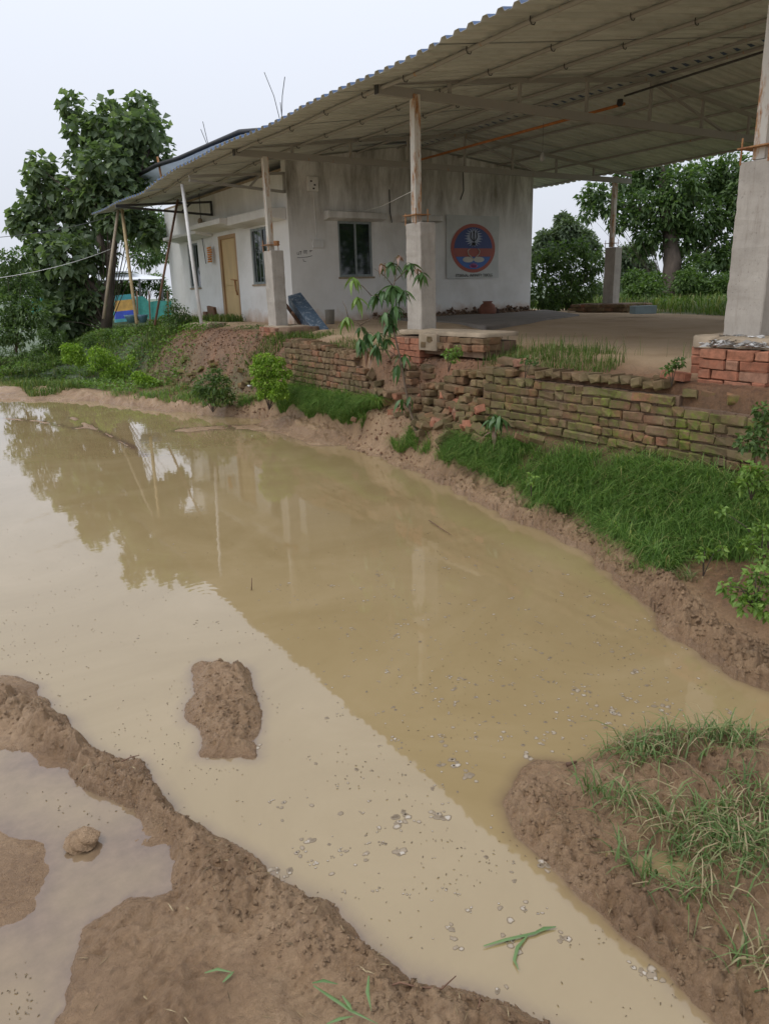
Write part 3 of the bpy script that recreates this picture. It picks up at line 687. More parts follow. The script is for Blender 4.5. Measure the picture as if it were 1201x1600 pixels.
g=G(); gx_=[XC+.005,8.5,9.5,10.4,11.5,12.8,XR]
for a_,b_ in zip(gx_[:-1],gx_[1:]):
    za,zb_=zroof(a_,15)-.01,zroof(b_,15)-.01
    g.add([(a_,YC+.004,ZT-.004),(b_,YC+.004,ZT-.004),(b_,YC+.004,zb_),(a_,YC+.004,za),(a_,YC+.2,ZT-.004),(b_,YC+.2,ZT-.004),(b_,YC+.2,zb_),(a_,YC+.2,za)],[(0,1,2,3),(7,6,5,4),(0,3,7,4),(1,5,6,2)])
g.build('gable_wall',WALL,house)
G().box((XR-.2,YC+.2,ZF),(XR,YL,ZT)).box((XC+.2,YL-.2,ZF),(XR-.2,YL,ZT)).build('rear_walls',WALL,house)
G().box((XC+.01,YC+.01,ZT-.1),(XR-.01,YL-.01,ZT+.06)).build('flat_roof_slab',PLAST,house)
G().box((XC+.21,YC+.21,ZF),(XR-.21,YL-.21,ZF+.15)).build('inner_floor',PLAST,house)
def window(axis,c,h,nm,split=.5,bars=0):
    a,b,e,f=h; t=link('window',None,house,Vector((c,(a+b)/2,e) if axis=='x' else ((a+b)/2,c,e))-Vector(house.location))
    def bx(u0,u1,z0,z1,d0,d1):
        return ((c+d0,u0,z0),(c+d1,u1,z1)) if axis=='x' else ((u0,c+d0,z0),(u1,c+d1,z1))
    g=G(); w=.05
    for q in (bx(a,a+w,e,f,.02,.09),bx(b-w,b,e,f,.02,.09),bx(a+w,b-w,e,e+w,.02,.09),bx(a+w,b-w,f-w,f,.02,.09)): g.box(*q)
    m=a+(b-a)*split; g.box(*bx(m-.022,m+.022,e+w,f-w,.025,.08)); g.build('frame',WINF,t)
    for p,q in ((a+w,m-.022),(m+.022,b-w)):
        G().box(*bx(p,q,e+w,f-w,.05,.056)).build('pane',GLASSM,t)
    G().box(*bx(a-.03,b+.03,e-.04,e,-.03,.1)).build('sill',PLAST,t)
    if bars:
        for i in range(bars):
            u=a+(b-a)*(i+1)/(bars+1)
            p=(c+.015,u,e) if axis=='x' else (u,c+.015,e); q=(p[0],p[1],f)
            G().tube([p,q],.007,6).build('bar',WINF,t)
    return t
window('x',XC,WA,'A',.45,4); window('x',XC,WB,'B',.5,3); window('y',YC,WC,'C',.52); window('y',YC,WD,'D')
dr=link('door',None,house,Vector((XC,18.3,ZF))-Vector(house.location)); a,b,e,f=DR
G().box((XC-.012,b-.14,e),(XC+.14,b,f)).box((XC-.012,a,e),(XC+.14,a+.08,f)).box((XC-.01,a+.08,f-.09),(XC+.14,b-.14,f)).build('frame',DOORF,dr,bevel=.008)
G().box((XC+.03,a+.08,e+.12),(XC+.07,b-.14,f-.09)).build('leaf',DOORM,dr)
G().box((XC+.012,a+.14,e+.30),(XC+.032,b-.20,2.1)).box((XC+.012,a+.14,2.25),(XC+.032,b-.20,f-.15)).build('raised_panels',DOORM,dr,bevel=.008)
G().tube([(XC+.0,a+.13,2.36),(XC+.0,a+.5,2.39)],.014,6).tube([(XC-.01,a+.25,2.37),(XC-.01,a+.22,2.15),(XC-.01,a+.14,2.02)],.02,6).build('latch',RUST,dr,True)
def hood(lo,hi,drop=.06):
    (a,b,c),(d,e,f)=lo,hi
    V=[(a,b,c),(d,b,c-drop),(d,e,c-drop),(a,e,c),(a,b,f-.01),(d,b,f),(d,e,f),(a,e,f-.01)]
    return G().add([Vector(v)+Vector([random.uniform(-.008,.008)]*3) for v in V],[(3,2,1,0),(4,5,6,7),(0,1,5,4),(1,2,6,5),(2,3,7,6),(3,0,4,7)]).build('window_hood',WALL,house,bevel=.008)
hood((6.85,19.25,3.53),(7.30,21.95,3.62)); hood((6.70,17.15,3.60),(7.30,19.24,3.72)); hood((6.88,14.93,3.55),(7.30,17.14,3.73))
def hoody(x0,x1,z0,z1,out):
    V=[(x0,YC-out,z0),(x1,YC-out,z0),(x1,YC-.003,z0-.04),(x0,YC-.003,z0-.04),(x0,YC-out,z1-.02),(x1,YC-out,z1-.02),(x1,YC-.003,z1),(x0,YC-.003,z1)]
    G().add([Vector(v)+Vector((random.uniform(-.008,.008),0,random.uniform(-.008,.008))) for v in V],[(3,2,1,0),(4,5,6,7),(0,1,5,4),(1,2,6,5),(2,3,7,6),(3,0,4,7)]).build('window_hood',WALL,house,bevel=.008)
hoody(8.15,9.62,3.53,3.68,.22); hoody(10.15,11.2,3.53,3.66,.22)
# electric fittings
eb=G().box((7.78,YC-.09,4.05),(8.02,YC-.003,4.33)).build('meter_box',WHITE,None,bevel=.01); tag(eb,'grey white electric meter box high on the shaded house wall','meter box')
for q in ((7.85,4.24),(7.93,4.17),(7.90,4.10)):
    o=G().box((q[0]-.02,YC-.097,q[1]-.015),(q[0]+.02,YC-.088,q[1]+.015)).build('fuse_switch',BLACK,eb)
o=G().tube([(7.93,YC-.015,4.06),(7.95,YC-.015,3.1)],.012,6).build('conduit',WHITE); tag(o,'white conduit running down from the meter box to the switch board','conduit')
sb=G().box((7.84,YC-.05,2.93),(8.10,YC-.003,3.10)).build('switch_board',WHITE,None,bevel=.006); tag(sb,'small switch board on the wall at the foot of the white conduit','switch board')
# writing on the wall (paint strokes, proud of the plaster)
INK=plain('black_ink',(.02,.02,.02),.8,.1)
wrt=thing('wall_writing','small black handwritten letters above a line on the side wall','writing',(7.85,YC,2.7))
def wp(u,v): p=ony(450+u/20.0,370+v/20.0,YC-.006); return p
for i,L in enumerate(([(285,480),(290,550),(340,550),(350,480),(345,560)],[(360,455),(420,455)],[(395,455),(398,555)],[(450,500),(453,510)],[(485,435),(600,430)],[(505,435),(500,515),(540,520),(545,435)],[(575,432),(580,545)],[(670,430),(760,430)],[(710,430),(720,465),(680,470),(675,450)],[(290,650),(400,650),(600,630),(755,590)],[(470,700),(490,740),(480,765),(560,770)])):
    G().tube([wp(*q) for q in L],.004,4).build('stroke',INK,wrt)

# poster ------------------------------------------------------
po=thing('poster_banner','white cloth poster with round red and blue trident emblem on the wall','poster',(12.25,YC-.01,2.97))
PX0,PX1,PZ0,PZ1=11.43,13.07,2.25,3.70; YP=YC-.022
CLOTH=plain('poster_cloth',(.52,.54,.52),.6,.08,4,.1); 
nx,nz=26,22; V=[];Fs=[]
for j in range(nz+1):
    for i in range(nx+1):
        u,v=i/nx,j/nz; V.append((PX0+(PX1-PX0)*u,YP-.008*math.sin(u*9+v*3)*math.sin(v*5)-(.02*(1-v)**6),PZ0+(PZ1-PZ0)*v-.03*math.sin(u*math.pi)*(v>.9)*.3))
for j in range(nz):
    for i in range(nx): a=j*(nx+1)+i; Fs.append((a,a+1,a+nx+2,a+nx+1))
G().add(V,Fs).build('cloth',CLOTH,po,True)
def flat(name,col,rough=.55): return NT(name).set(col,rough)
RED=flat('poster_red',(.36,.085,.055)); NAVY=flat('poster_blue',(.04,.065,.20)); BAND=flat('poster_band',(.33,.085,.06)); CREAM=flat('poster_cream',(.50,.49,.42)); PINK=flat('poster_pink',(.42,.10,.28)); SKYB=flat('poster_skyblue',(.05,.14,.42)); LBL=flat('poster_glow',(.36,.41,.52))
cx,cz=12.25,2.945; RX,RZ=.695,.565
def disc(parent,name,mat,d,rx,rz,t0=0,t1=2*math.pi,ccx=cx,ccz=cz,clip=None):
    pts=[]; N=48
    for i in range(N+1):
        t=t0+(t1-t0)*i/N; x=rx*math.cos(t); z=rz*math.sin(t)
        if clip: z=min(max(z,clip[0]),clip[1])
        pts.append((ccx+x,YP-d,ccz+z))
    pts=pts[:-1] if abs(t1-t0-2*math.pi)<1e-6 else pts
    return G().add(pts,[tuple(range(len(pts)))]).build(name,mat,parent)
disc(po,'emblem_ring',RED,.014,RX,RZ); disc(po,'emblem_field',NAVY,.017,RX*.86,RZ*.86)
disc(po,'emblem_band',BAND,.020,RX*.857,RZ*.857,clip=(-.19,.0))
disc(po,'emblem_water',SKYB,.020,RX*.857,RZ*.857,math.pi+.42,2*math.pi-.42)
g=G()
for i in range(40):                                     # sunburst
    t=2*math.pi*i/40; r0,r1=.06,.30*(1 if i%2 else .8); c_=Vector((cx,YP-.023,cz+.25)); w_=.075
    g.add([c_,c_+Vector((math.cos(t-w_)*r1*.62,0,max(-.24,math.sin(t-w_)*r1*.62))),c_+Vector((math.cos(t)*r1,0,max(-.24,math.sin(t)*r1*.75))),c_+Vector((math.cos(t+w_)*r1*.62,0,max(-.24,math.sin(t+w_)*r1*.62)))],[(0,1,2,3)])
g.build('sunburst',LBL,po)
g=G(); T=lambda x,z: (cx+x,YP-.03,cz+z)
g.tube([T(0,.05),T(0,.40)],.012,5).tube([T(-.085,.37),T(-.10,.25),T(-.05,.19),T(0,.17)],.011,5).tube([T(.085,.37),T(.10,.25),T(.05,.19),T(0,.17)],.011,5)
g.tube([T(-.05,.12),T(.05,.08)],.016,5).tube([T(.05,.12),T(-.05,.08)],.016,5).add([T(-.03,.36),T(.03,.36),T(0,.43)],[(0,1,2)]); g.build('trident',INK,po)
g=G(); g.tube([T(-.13,-.01),T(-.19,-.06),T(-.17,-.13),T(-.05,-.22),T(0,-.25),T(.05,-.22),T(.17,-.13),T(.19,-.06),T(.13,-.01)],.012,5); g.build('heart_line',CREAM,po)
disc(po,'left_swoosh',CREAM,.024,.17,.065,ccx=cx-.17,ccz=cz-.26); disc(po,'right_swoosh',CREAM,.024,.17,.065,ccx=cx+.17,ccz=cz-.26)
g=G()
for a in (-1.1,-.65,-.2,.2,.65,1.1):
    c_=Vector((cx,YP-.028,cz-.45)); d_=Vector((math.sin(a),0,math.cos(a)*.75)); s_=Vector((d_.z,0,-d_.x)); g.add([c_,c_+d_*.08+s_*.035,c_+d_*.17,c_+d_*.08-s_*.035],[(0,1,2,3)])
g.build('lotus',PINK,po)
def text(body,size,loc,mat,parent,name,rot=(math.pi/2,0,0)):
    cu=bpy.data.curves.new(name,'FONT'); cu.body=body; cu.size=size; cu.align_x='CENTER'; cu.extrude=.001
    tmp=bpy.data.objects.new('tmp',cu); COL.objects.link(tmp); dg=bpy.context.evaluated_depsgraph_get()
    me=bpy.data.meshes.new_from_object(tmp.evaluated_get(dg)); bpy.data.objects.remove(tmp); me.materials.clear(); me.materials.append(mat)
    o=link(name,me,parent,Vector(loc)-Vector(parent.location)); o.rotation_euler=rot; return o
text('ETERNAL INFINITY TOOLS',.098,(12.27,YP-.035,2.285),INK,po,'lettering')

# ------------------------------------------------------------------ things around the house
def prop(L,D,r,mat,label,group=None,name='leaning_pole'):
    o=G().tube([at(*L[0],D[0]),(at(*L[0],D[0])*.5+at(*L[1],D[1])*.5)+Vector((0,.02,0)),at(*L[1],D[1])],r,8).build(name,mat,None,True); return tag(o,label,'pole',group)
def dep(p): return (Vector(p)-EYEV).dot(fw)
d1=dep(onx(185,328,5.28)); d2=dep(onx(285,290,5.28)); d3=dep(onx(278,312,6.1))
prop([(185,328),(162,498)],[d1,d1*1.0],.035,BAMBOO,'leftmost bamboo prop slanting down to the left under the roof tip')
prop([(191,328),(214,506)],[d1,d1*.97],.04,plain('yellow_bamboo',(.42,.32,.17),.7,.3),'yellowish bamboo prop standing in front of the blue planting bowls')
prop([(278,312),(242,508)],[d3,d3*.98],.026,WOOD,'thin dark pole leaning left beside the house corner')
prop([(285,288),(315,506)],[d2,d2*1.02],.035,WHITE,'pale round pole leaning in front of the far house window')
prop([(135,350),(144,412)],[24,24],.055,WHITE,'short white pole hanging among the leaves of the big teak tree')
def cable(L,D,r,label,mat=DARKST,sagv=.0,name='cable'):
    a,b=at(*L[0],D[0]),at(*L[1],D[1]); pts=[a.lerp(b,t)-Vector((0,0,sagv*4*t*(1-t))) for t in np.linspace(0,1,12)]
    return tag(G().tube(pts,r,4).build(name,mat),label,'cable')
cable([(-30,373),(188,333)],[14,19],.006,'upper thin cable running left from the roof tip across the big tree',sagv=.1)
cable([(-30,438),(176,388)],[14,19],.006,'lower pale cable running left past the big tree',WHITE,.1)
a=ony(568,330,YC-.1); b=at(645,298,8.9); tag(G().tube([a,a.lerp(b,.5)-Vector((0,0,.04)),b],.0035,4).build('cable',WHITE),'white line stretched from the window hood to the middle steel post','cable')
for L,lab in (([(723,268),(724,298),(719,312)],'short black wires dangling on the wall above the poster'),([(608,296),(609,330),(612,348)],'black wire hanging on the wall right of the window')):
    tag(G().tube([ony(u,v,YC-.03) for u,v in L],.012,5).build('hanging_wire',BLACK),lab,'wire')
tag(G().tube([(onx(311,300,7.27)),onx(313,330,7.27),onx(316,372,7.27),onx(322,412,7.27)],.010,5).build('hanging_wire',DARKST),'dark wire hanging down the front wall beside the orange basket','wire')
p=onx(313,346,7.2); tag(G().lathe(p,[(0,-.09),(.05,-.07),(.07,0),(.05,.06),(0,.09)],10).build('wire_bundle',PLAST),'grey wire bundle hanging on the front wall above the orange basket','wire bundle')
c0=onx(328,398,7.2)
g=G(); 
for k in range(7):
    zz=.17-k*.055; r=.10+.012*math.sin(k); g.tube([c0+Vector((0,-r*1.1,zz)),c0+Vector((-.05,0,zz-.01)),c0+Vector((0,r*1.1,zz))],.024,6)
g.build('orange_basket',plain('orange_cane',(.58,.23,.05),.6,.35,14,.4),None,True); tag(bpy.data.objects['orange_basket'],'woven orange basket hung on the white wall left of the door','basket')
# cement step, wooden blocks, shoe
def obox(c,size,rot,name,mat,label,cat,bevel=.008,group=None):
    me=G().box((-size[0]/2,-size[1]/2,-size[2]/2),(size[0]/2,size[1]/2,size[2]/2),0,.004).build(name,mat,None,bevel=bevel)
    me.location=c; me.rotation_euler=rot; return tag(me,label,cat,group)
q=onz(318,520,1.33)
obox((6.0,16.6,1.36),(.45,.95,.16),(0,0,.1),'cement_step',PLAST,'rough cement block step lying before the far end of the house front','step',.02)
obox(onx(332,490,6.95),(.08,.32,.36),(.12,-.15,.2),'wooden_block',WOOD,'brown plank block leaning at the wall left of the door','wood block')
obox(onx(323,493,7.0),(.12,.22,.2),(0,0,0),'wooden_crate',WOOD,'small brown wooden box beside the leaning plank block','box')
p=onz(361,503,1.38); tag(G().lathe(p+Vector((0,0,.03)),[(.0,-.03),(.07,-.03),(.07,.0),(.04,.03),(0,.03)],12,0,(1,2)).build('shoe',BLACK,None,True),'black shoe lying on the ground before the ochre door','shoe')
# blue metal box leaning on the left pillar
top=at(460,463,13.9); bot=onz(505,522,1.30); ax=(top-bot); Lb=ax.length; ax.normalize()
sidev=(rt2-ax*rt2.dot(ax)).normalized(); nv=ax.cross(sidev)
if nv.dot(fw)<0: nv=-nv; sidev=-sidev
bt=thing('blue_metal_box','long scuffed blue metal box leaning beside the left concrete pillar','metal box',bot)
M4=Matrix.Identity(3); M4.col[0]=sidev; M4.col[1]=ax; M4.col[2]=nv
def lb(lo,hi,name,mat,bv=.006):
    g=G().box(lo,hi); g.v=[tuple(bot+M4@Vector(v)) for v in g.v]; return g.build(name,mat,bt,bevel=bv)
BLUEM=NT('scuffed_blue_paint'); nn=BLUEM.noise(16,6,.75); BLUEM=BLUEM.set(BLUEM.mix(BLUEM.ramp(nn,[(.52,0),(.62,.6)]),BLUEM.ramp(BLUEM.noise(3,4),[(.3,(.045,.075,.115)),(.7,(.075,.12,.17))]),(.34,.37,.40)),.5)
lb((-.13,0,-.05),(.13,Lb,.20),'shell',BLUEM); lb((-.16,.0,.203),(.10,Lb*.93,.24),'back_board',WOOD)
for k in range(3):
    o=obox(at(455+8*k,488+10*k,13.75),(.05,.03,.75),(.1,-.75-.06*k,.2+.1*k),'loose_plank',WOOD,('long','middle','short')[k]+' weathered brown plank propped behind the blue metal box','plank')
g=G(); p=onz(516,508,1.36)
g.lathe(p,[(0,.0),(.085,.0),(.10,.30),(.105,.31),(.095,.30),(.08,.03),(0,.03)],18); g.build('bucket',plain('grey_tin',(.24,.23,.20),.5,.2),None,True); tag(bpy.data.objects['bucket'],'dull grey cylindrical bucket against the shaded wall right of the blue box','bucket')
p=ony(761,497,14.3)
g=G().lathe(p,[(0,.0),(.12,.01),(.21,.12),(.22,.2),(.17,.31),(.10,.36),(.13,.40),(.115,.40),(.085,.36),(.15,.3),(.19,.2),(0,.05)],22); g.build('clay_pot',plain('terracotta',(.20,.08,.05),.8,.25),None,True); tag(bpy.data.objects['clay_pot'],'round terracotta pot on the floor beneath the wall poster','pot')
p=ony(774,494,14.4); tag(G().lathe(p,[(0,0),(.06,.0),(.09,.08),(.07,.16),(.08,.18),(0,.15)],14).build('small_pot',plain('dark_clay',(.07,.04,.03),.8),None,True),'small dark clay pot right beside the terracotta pot','pot')
# cement apron along the wall
cp=[onz(u,v,1.36) for u,v in ((560,512),(700,497),(905,486),(905,493),(760,514),(640,521))]
ap=slab(None,[(p.x,p.y) for p in (cp[4],onz(905,494,1.36))]+[(15.0,15.0),(XR+.4,YC+.3),(XR-.3,YC-.02),(9.3,YC-.02),(9.0,11.3)],1.3,1.405,'cement_apron',plain('grey_cement',(.20,.175,.15),.9,.25,2.5,.5),.008); tag(ap,kind='structure')
n=500; c=np.stack([RNG.uniform(9.2,14.0,n),RNG.normal(14.62,.10,n),np.full(n,1.40)],-1); c[:,2]+=np.clip(.16-abs(c[:,1]-14.72),0,1)*RNG.random(n)
def clods(name,c,size,mat,parent=None):
    """little irregular octahedra"""
    n=len(c); s=size*RNG.uniform(.4,1.4,(n,1,1)); base=np.array([[1,0,0],[0,1,0],[-1,0,0],[0,-1,0],[0,0,.7],[0,0,-.7]])[None]*s
    base=base+RNG.normal(0,1,(n,6,3))*s*.28; V=base+c[:,None,:]-(np.array(parent.location) if parent else 0)
    T=np.array([[0,1,4],[1,2,4],[2,3,4],[3,0,4],[1,0,5],[2,1,5],[3,2,5],[0,3,5]]); F_=(T[None]+np.arange(n)[:,None,None]*6).reshape(-1,3)
    return npmesh(name,V.reshape(-1,3),F_,mat,parent,dict(rnd=np.repeat(RNG.random(n),6),wet=np.zeros(n*6),soil=np.ones(n*6),floor=np.zeros(n*6),green=np.zeros(n*6)),True)
tag(clods('crumbled_earth',c,.05,MORTAR),'dark crumbled earth heaped along the foot of the shaded wall','earth',kind='stuff')
# crumbs of soil on the cut bank and round the collapse
n=5200; yy=RNG.uniform(6.2,20,n); yy=np.where((yy>8.4)&(yy<11.1),RNG.uniform(11.3,19,n),yy); kx=np.interp(yy,Yk,Xfk)+RNG.uniform(-.5,1.05,n)*(np.interp(yy,Yk,Xtk)-np.interp(yy,Yk,Xfk)); zz=terrain(kx,yy)
tag(clods('soil_clods',np.stack([kx,yy,zz-.002],-1),.020,MUD),'reddish brown soil clods scattered down the cut earth bank','soil',kind='stuff')
# mud clods along the berm / ridges
def along(pl,n,sp):
    i=RNG.integers(0,len(pl)-1,n); t=RNG.random(n)[:,None]; A=np.array(pl); return A[i]*(1-t)+A[i+1]*t+RNG.normal(0,sp,(n,2))
def mudclods(name,P2,size,label):
    z=terrain(P2[:,0],P2[:,1]); k=z>.012; P2=P2[k]; z=z[k]
    o=clods(name,np.column_stack([P2,z+size*.1]),size,MUD); 
    o.data.attributes['soil'].data.foreach_set('value',np.zeros(len(P2)*6,np.float32)); o.data.attributes['wet'].data.foreach_set('value',np.full(len(P2)*6,.3,np.float32))
    return tag(o,label,'mud',kind='stuff')
bl=[(x+.15,y) for y,x in zip(WYk,WXk) if 1<y<14]
mudclods('berm_clods',along(bl,1500,.09),.013,'brown mud lumps along the raised puddle edge under the grass bank')
mudclods('ridge_clods',along(RIDGE1,1300,.09),.007,'wet mud lumps along the ridge across the lower left')
mudclods('right_bank_clods',np.concatenate([along(RIDGE2,900,.15),np.column_stack([RNG.uniform(1.8,3.3,900),RNG.uniform(.7,1.9,900)])]),.0075,'wet mud lumps over the churned bank at the lower right')
mudclods('island_clods',along([(p[0]*.5+1.07*.5,p[1]*.5+3.25*.5) for p in ISL],350,.08),.007,'mud lumps on the small island in the puddle')

def straw(n,pl,sp,size,box=None):
    P=along(pl,n,sp) if pl else np.column_stack([RNG.uniform(box[0],box[1],n),RNG.uniform(box[2],box[3],n)])
    z=terrain(P[:,0],P[:,1]); k=z>.012; return np.column_stack([P[k],z[k]+.004])
STRAW=NT('straw'); STRAW=STRAW.set(STRAW.ramp(STRAW.attr('rnd'),[(0,(.10,.07,.035)),(.6,(.24,.17,.09)),(1,(.42,.34,.20))]),.8)
c=np.concatenate([straw(260,RIDGE1,.14,0),straw(260,RIDGE2,.2,0),straw(420,None,0,0,(1.7,3.4,.7,1.9)),straw(160,None,0,0,(.1,1.1,1.0,2.2)),straw(350,bl,.12,0)])
o=flakes('straw_litter',c[RNG.random(len(c))<.6],.022,STRAW,None,.22,13); tag(o,'thin straw and root bits strewn over the churned mud','straw',kind='stuff')
# rubble of fallen bricks
grp='fallen bricks heaped in the gap of the retaining wall'
spots=[(668,640),(690,640),(712,632),(735,650),(728,633),(742,628),(700,655),(675,655),(660,648),(684,664),(706,664),(722,663),(672,672),(690,676),(740,664),(664,630),(676,627),(698,622),(715,618),(735,618),(752,640),(733,676),(655,662),(645,655),(702,640),(722,645),(748,656),(650,676),(695,690),(663,684),(716,652),(686,648),(660,668),(740,672),(728,655)]
spots+=[(random.uniform(652,752),random.uniform(622,690)) for _ in range(26)]
for i,(u,v) in enumerate(spots):
    lift=.04+.045*(i%3==0)+.05*smooth(700,620,np.array(float(v)))
    p=onx(u,v,4.98+ (690-v)/70*.42)
    me=random.choice(ST+STN[:2]); o=put_brick(me,None,(p.x,p.y,max(p.z,TZ(p.x,p.y)+.03)),random.uniform(0,3.1),random.gauss(0,.35),random.gauss(0,.35),'fallen_brick')
    tag(o,'brown fallen brick in the heap below the middle pillar','brick',grp)
for (u,v,lab) in ((815,685,'pale half brick lying in the grass below the mossy wall'),(838,686,'light chipped brick standing on end in grass below the mossy wall'),(553,655,'single pale stone lying at the edge of the grass left of the sapling')):
    p=onx(u,v,4.95 if u>700 else 4.92); o=put_brick(HD[0] if u<700 else ST[2],None,(p.x,p.y,p.z),1.0,.4,.9 if u==838 else .1,'loose_brick'); o.scale=(.7,.7,.8); tag(o,lab,'brick')
for i in range(14):                                     # half buried bricks in the slope left of the heap
    u,v=random.choice(((560,610),(580,640),(600,620),(575,660),(620,650),(590,600),(630,600),(545,600)));u+=random.uniform(-12,12);v+=random.uniform(-8,8)
    p=onx(u,v,5.22+ (640-v)/300); o=put_brick(random.choice(HD),None,(p.x,p.y,TZ(p.x,p.y)+.01),random.uniform(0,3),random.gauss(0,.3),random.gauss(0,.3),'buried_brick'); tag(o,'half buried brown brick in the earth slope left of the brick heap','brick','half buried bricks in the slope')

for i in range(46):
    y=random.uniform(11.25,16.5); xf_=np.interp(y,Yk,Xfk); xt_=np.interp(y,Yk,Xtk); x=xf_+random.uniform(-.15,.45)*(xt_-xf_)
    o=put_brick(random.choice(HD+ST),None,(x,y,TZ(x,y)+random.uniform(-.01,.03)),random.gauss(0,.5),random.gauss(0,.3),random.gauss(0,.3),'buried_brick'); tag(o,'brown brick half buried in the lower face of the soil bank below the house','brick','half buried bricks along the lower soil bank')
# ------------------------------------------------------------------ vegetation generators
def leaves(c,dirs,size,asp=.45,curl=.25,jit=.35):
    """c (n,3) base points, dirs (n,3) -> folded leaf of 6 verts / 4 quads-tris"""
    n=len(c); d=dirs/np.linalg.norm(dirs,axis=1,keepdims=True)
    u=np.cross(d,np.array([0,0,1.0])); u=u/np.maximum(np.linalg.norm(u,axis=1,keepdims=True),1e-4); nn=np.cross(u,d)
    a=RNG.normal(0,jit,(n,1)); u2=u*np.cos(a)+nn*np.sin(a); n2=np.cross(u2,d)
    L=size*RNG.uniform(.65,1.25,(n,1)); W=L*asp
    p0=c; p1=c+d*L*.45-n2*0; tip=c+d*L-np.array([0,0,1])*L*curl
    l1=c+d*L*.42+u2*W*.5+n2*W*.12; r1=c+d*L*.42-u2*W*.5+n2*W*.12; m=c+d*L*.5-np.array([0,0,1])*L*curl*.2
    V=np.stack([p0,l1,tip,r1,m],1); T=np.array([[0,4,1,1],[1,4,2,2],[0,3,4,4],[3,2,4,4]])
    T=np.array([[0,4,1],[1,4,2],[0,3,4],[3,2,4]])
    return V.reshape(-1,3),(T[None]+np.arange(n)[:,None,None]*5).reshape(-1,3),np.repeat(RNG.random(n),5)
def blades(c,h,lean=.5,wd=.004,dirs=None):
    n=len(c); q=RNG.uniform(0,6.283,n); d=np.stack([np.cos(q),np.sin(q),np.zeros(n)],-1); s=np.stack([-np.sin(q),np.cos(q),np.zeros(n)],-1)
    H=(h*RNG.uniform(.45,1.25,n))[:,None]; ln=(np.abs(RNG.normal(lean,.35,n)))[:,None]; w_=wd*RNG.uniform(.6,1.4,(n,1)); z=np.array([0,0,1.0])
    pts=[c-s*w_,c+s*w_]; 
    a=c+z*H*.5+d*H*ln*.22; b=c+z*H*(.85-.15*ln)+d*H*ln*.6; t=c+z*H*(1-.45*ln)+d*H*ln*1.05
    V=np.stack([c-s*w_,c+s*w_,a+s*w_*.9,a-s*w_*.9,b+s*w_*.6,b-s*w_*.6,t],1)
    T=np.array([[0,1,2],[0,2,3],[3,2,4],[3,4,5],[5,4,6]])
    return V.reshape(-1,3),(T[None]+np.arange(n)[:,None,None]*7).reshape(-1,3),np.repeat(RNG.random(n),7)
def emit(name,parts,mat,parent=None,kind='stuff'):
    V=[];F_=[];R=[];b=0
    for v,f,r in parts: V.append(v);F_.append(f+b);R.append(r);b+=len(v)
    V=np.concatenate(V)
    if parent: V=V-np.array(parent.location)
    o=npmesh(name,V,np.concatenate(F_),mat,parent,dict(rnd=np.concatenate(R)))
    if kind: o['kind']=kind
    return o
GRASS=m_leaf('bank_grass',[(0,(.065,.13,.03)),(.5,(.14,.25,.06)),(.8,(.22,.35,.09)),(.94,(.28,.36,.10)),(1,(.42,.33,.17))],.4,.45)
GRASSY=m_leaf('yellow_green_grass',[(0,(.05,.09,.015)),(.6,(.12,.20,.04)),(1,(.25,.24,.10))],.3,.5)
TEAK=m_leaf('teak_leaves',[(0,(.075,.115,.06)),(.5,(.13,.18,.098)),(.85,(.19,.25,.14)),(1,(.23,.29,.15))],.38,.45)
DARKL=m_leaf('dark_leaves',[(0,(.05,.09,.032)),(.6,(.095,.155,.055)),(1,(.16,.23,.08))],.38,.5)
MIDL=m_leaf('mid_leaves',[(0,(.05,.09,.025)),(.6,(.10,.17,.045)),(1,(.16,.24,.07))],.3,.5)
LIME=m_leaf('lime_leaves',[(0,(.14,.24,.03)),(.6,(.24,.38,.045)),(1,(.34,.46,.08))],.35,.45)
BRIGHT=m_leaf('bright_leaves',[(0,(.09,.16,.03)),(.6,(.16,.27,.05)),(1,(.24,.36,.08))],.3,.45)
FARL=m_leaf('far_leaves',[(0,(.08,.11,.065)),(.6,(.12,.16,.095)),(1,(.16,.20,.12))],.3,.6)
def gscatter(n,y0,y1,f0,f1,dens=None):
    y=RNG.uniform(y0,y1,n); xw=np.interp(y,WYk,WXk); xf=np.interp(y,Yk,Xfk); x=xw+f0+(xf-xw-f0+f1)*RNG.random(n)
    k=(fbm(x,y,.55,3,101)*.8+.5+RNG.normal(0,.12,len(x)))>(dens if dens is not None else .25)-.22; x,y=x[k],y[k]
    return np.stack([x,y,terrain(x,y)-.005],-1)
p=[]
def gband(n,y0,y1,d0,d1,th=.0):
    y=RNG.uniform(y0,y1,n); xw=np.interp(y,WYk,WXk); lo=xw+d0+.05*fbm(np.zeros(n)+3,y,.35,3,15); hi=np.interp(y,Yk,Xfk)-d1-.05*fbm(np.zeros(n)+8,y,.3,3,16)
    x=lo+(hi-lo)*RNG.random(n); k=(fbm(x,y,.3,3,101)+RNG.normal(0,.3,n))>th; k&=((y>2.95)|(x>4.4))&(hi>lo); x,y=x[k],y[k]
    return np.stack([x,y,terrain(x,y)-.006],-1)
c=gband(50000,2.5,6.25,.25,.14,-.55); k=RNG.random(len(c)); p.append(blades(c[k<.6],.12,1.2,.002)); p.append(blades(c[k>=.6],.20,1.15,.0027))
c=gband(9000,2.9,5.0,.12,.0,.2); p.append(blades(c,.10,1.2,.0016))
c=gband(11000,6.2,8.4,.13,.12,-.15); p.append(blades(c,.13,1.0,.0022))
c=gband(24000,8.1,11.3,.2,-.02,-.5); p.append(blades(c,.21,1.0,.0026))
c=gband(6000,11.2,16,.2,.0,.2); p.append(blades(c,.18,.9,.0035))
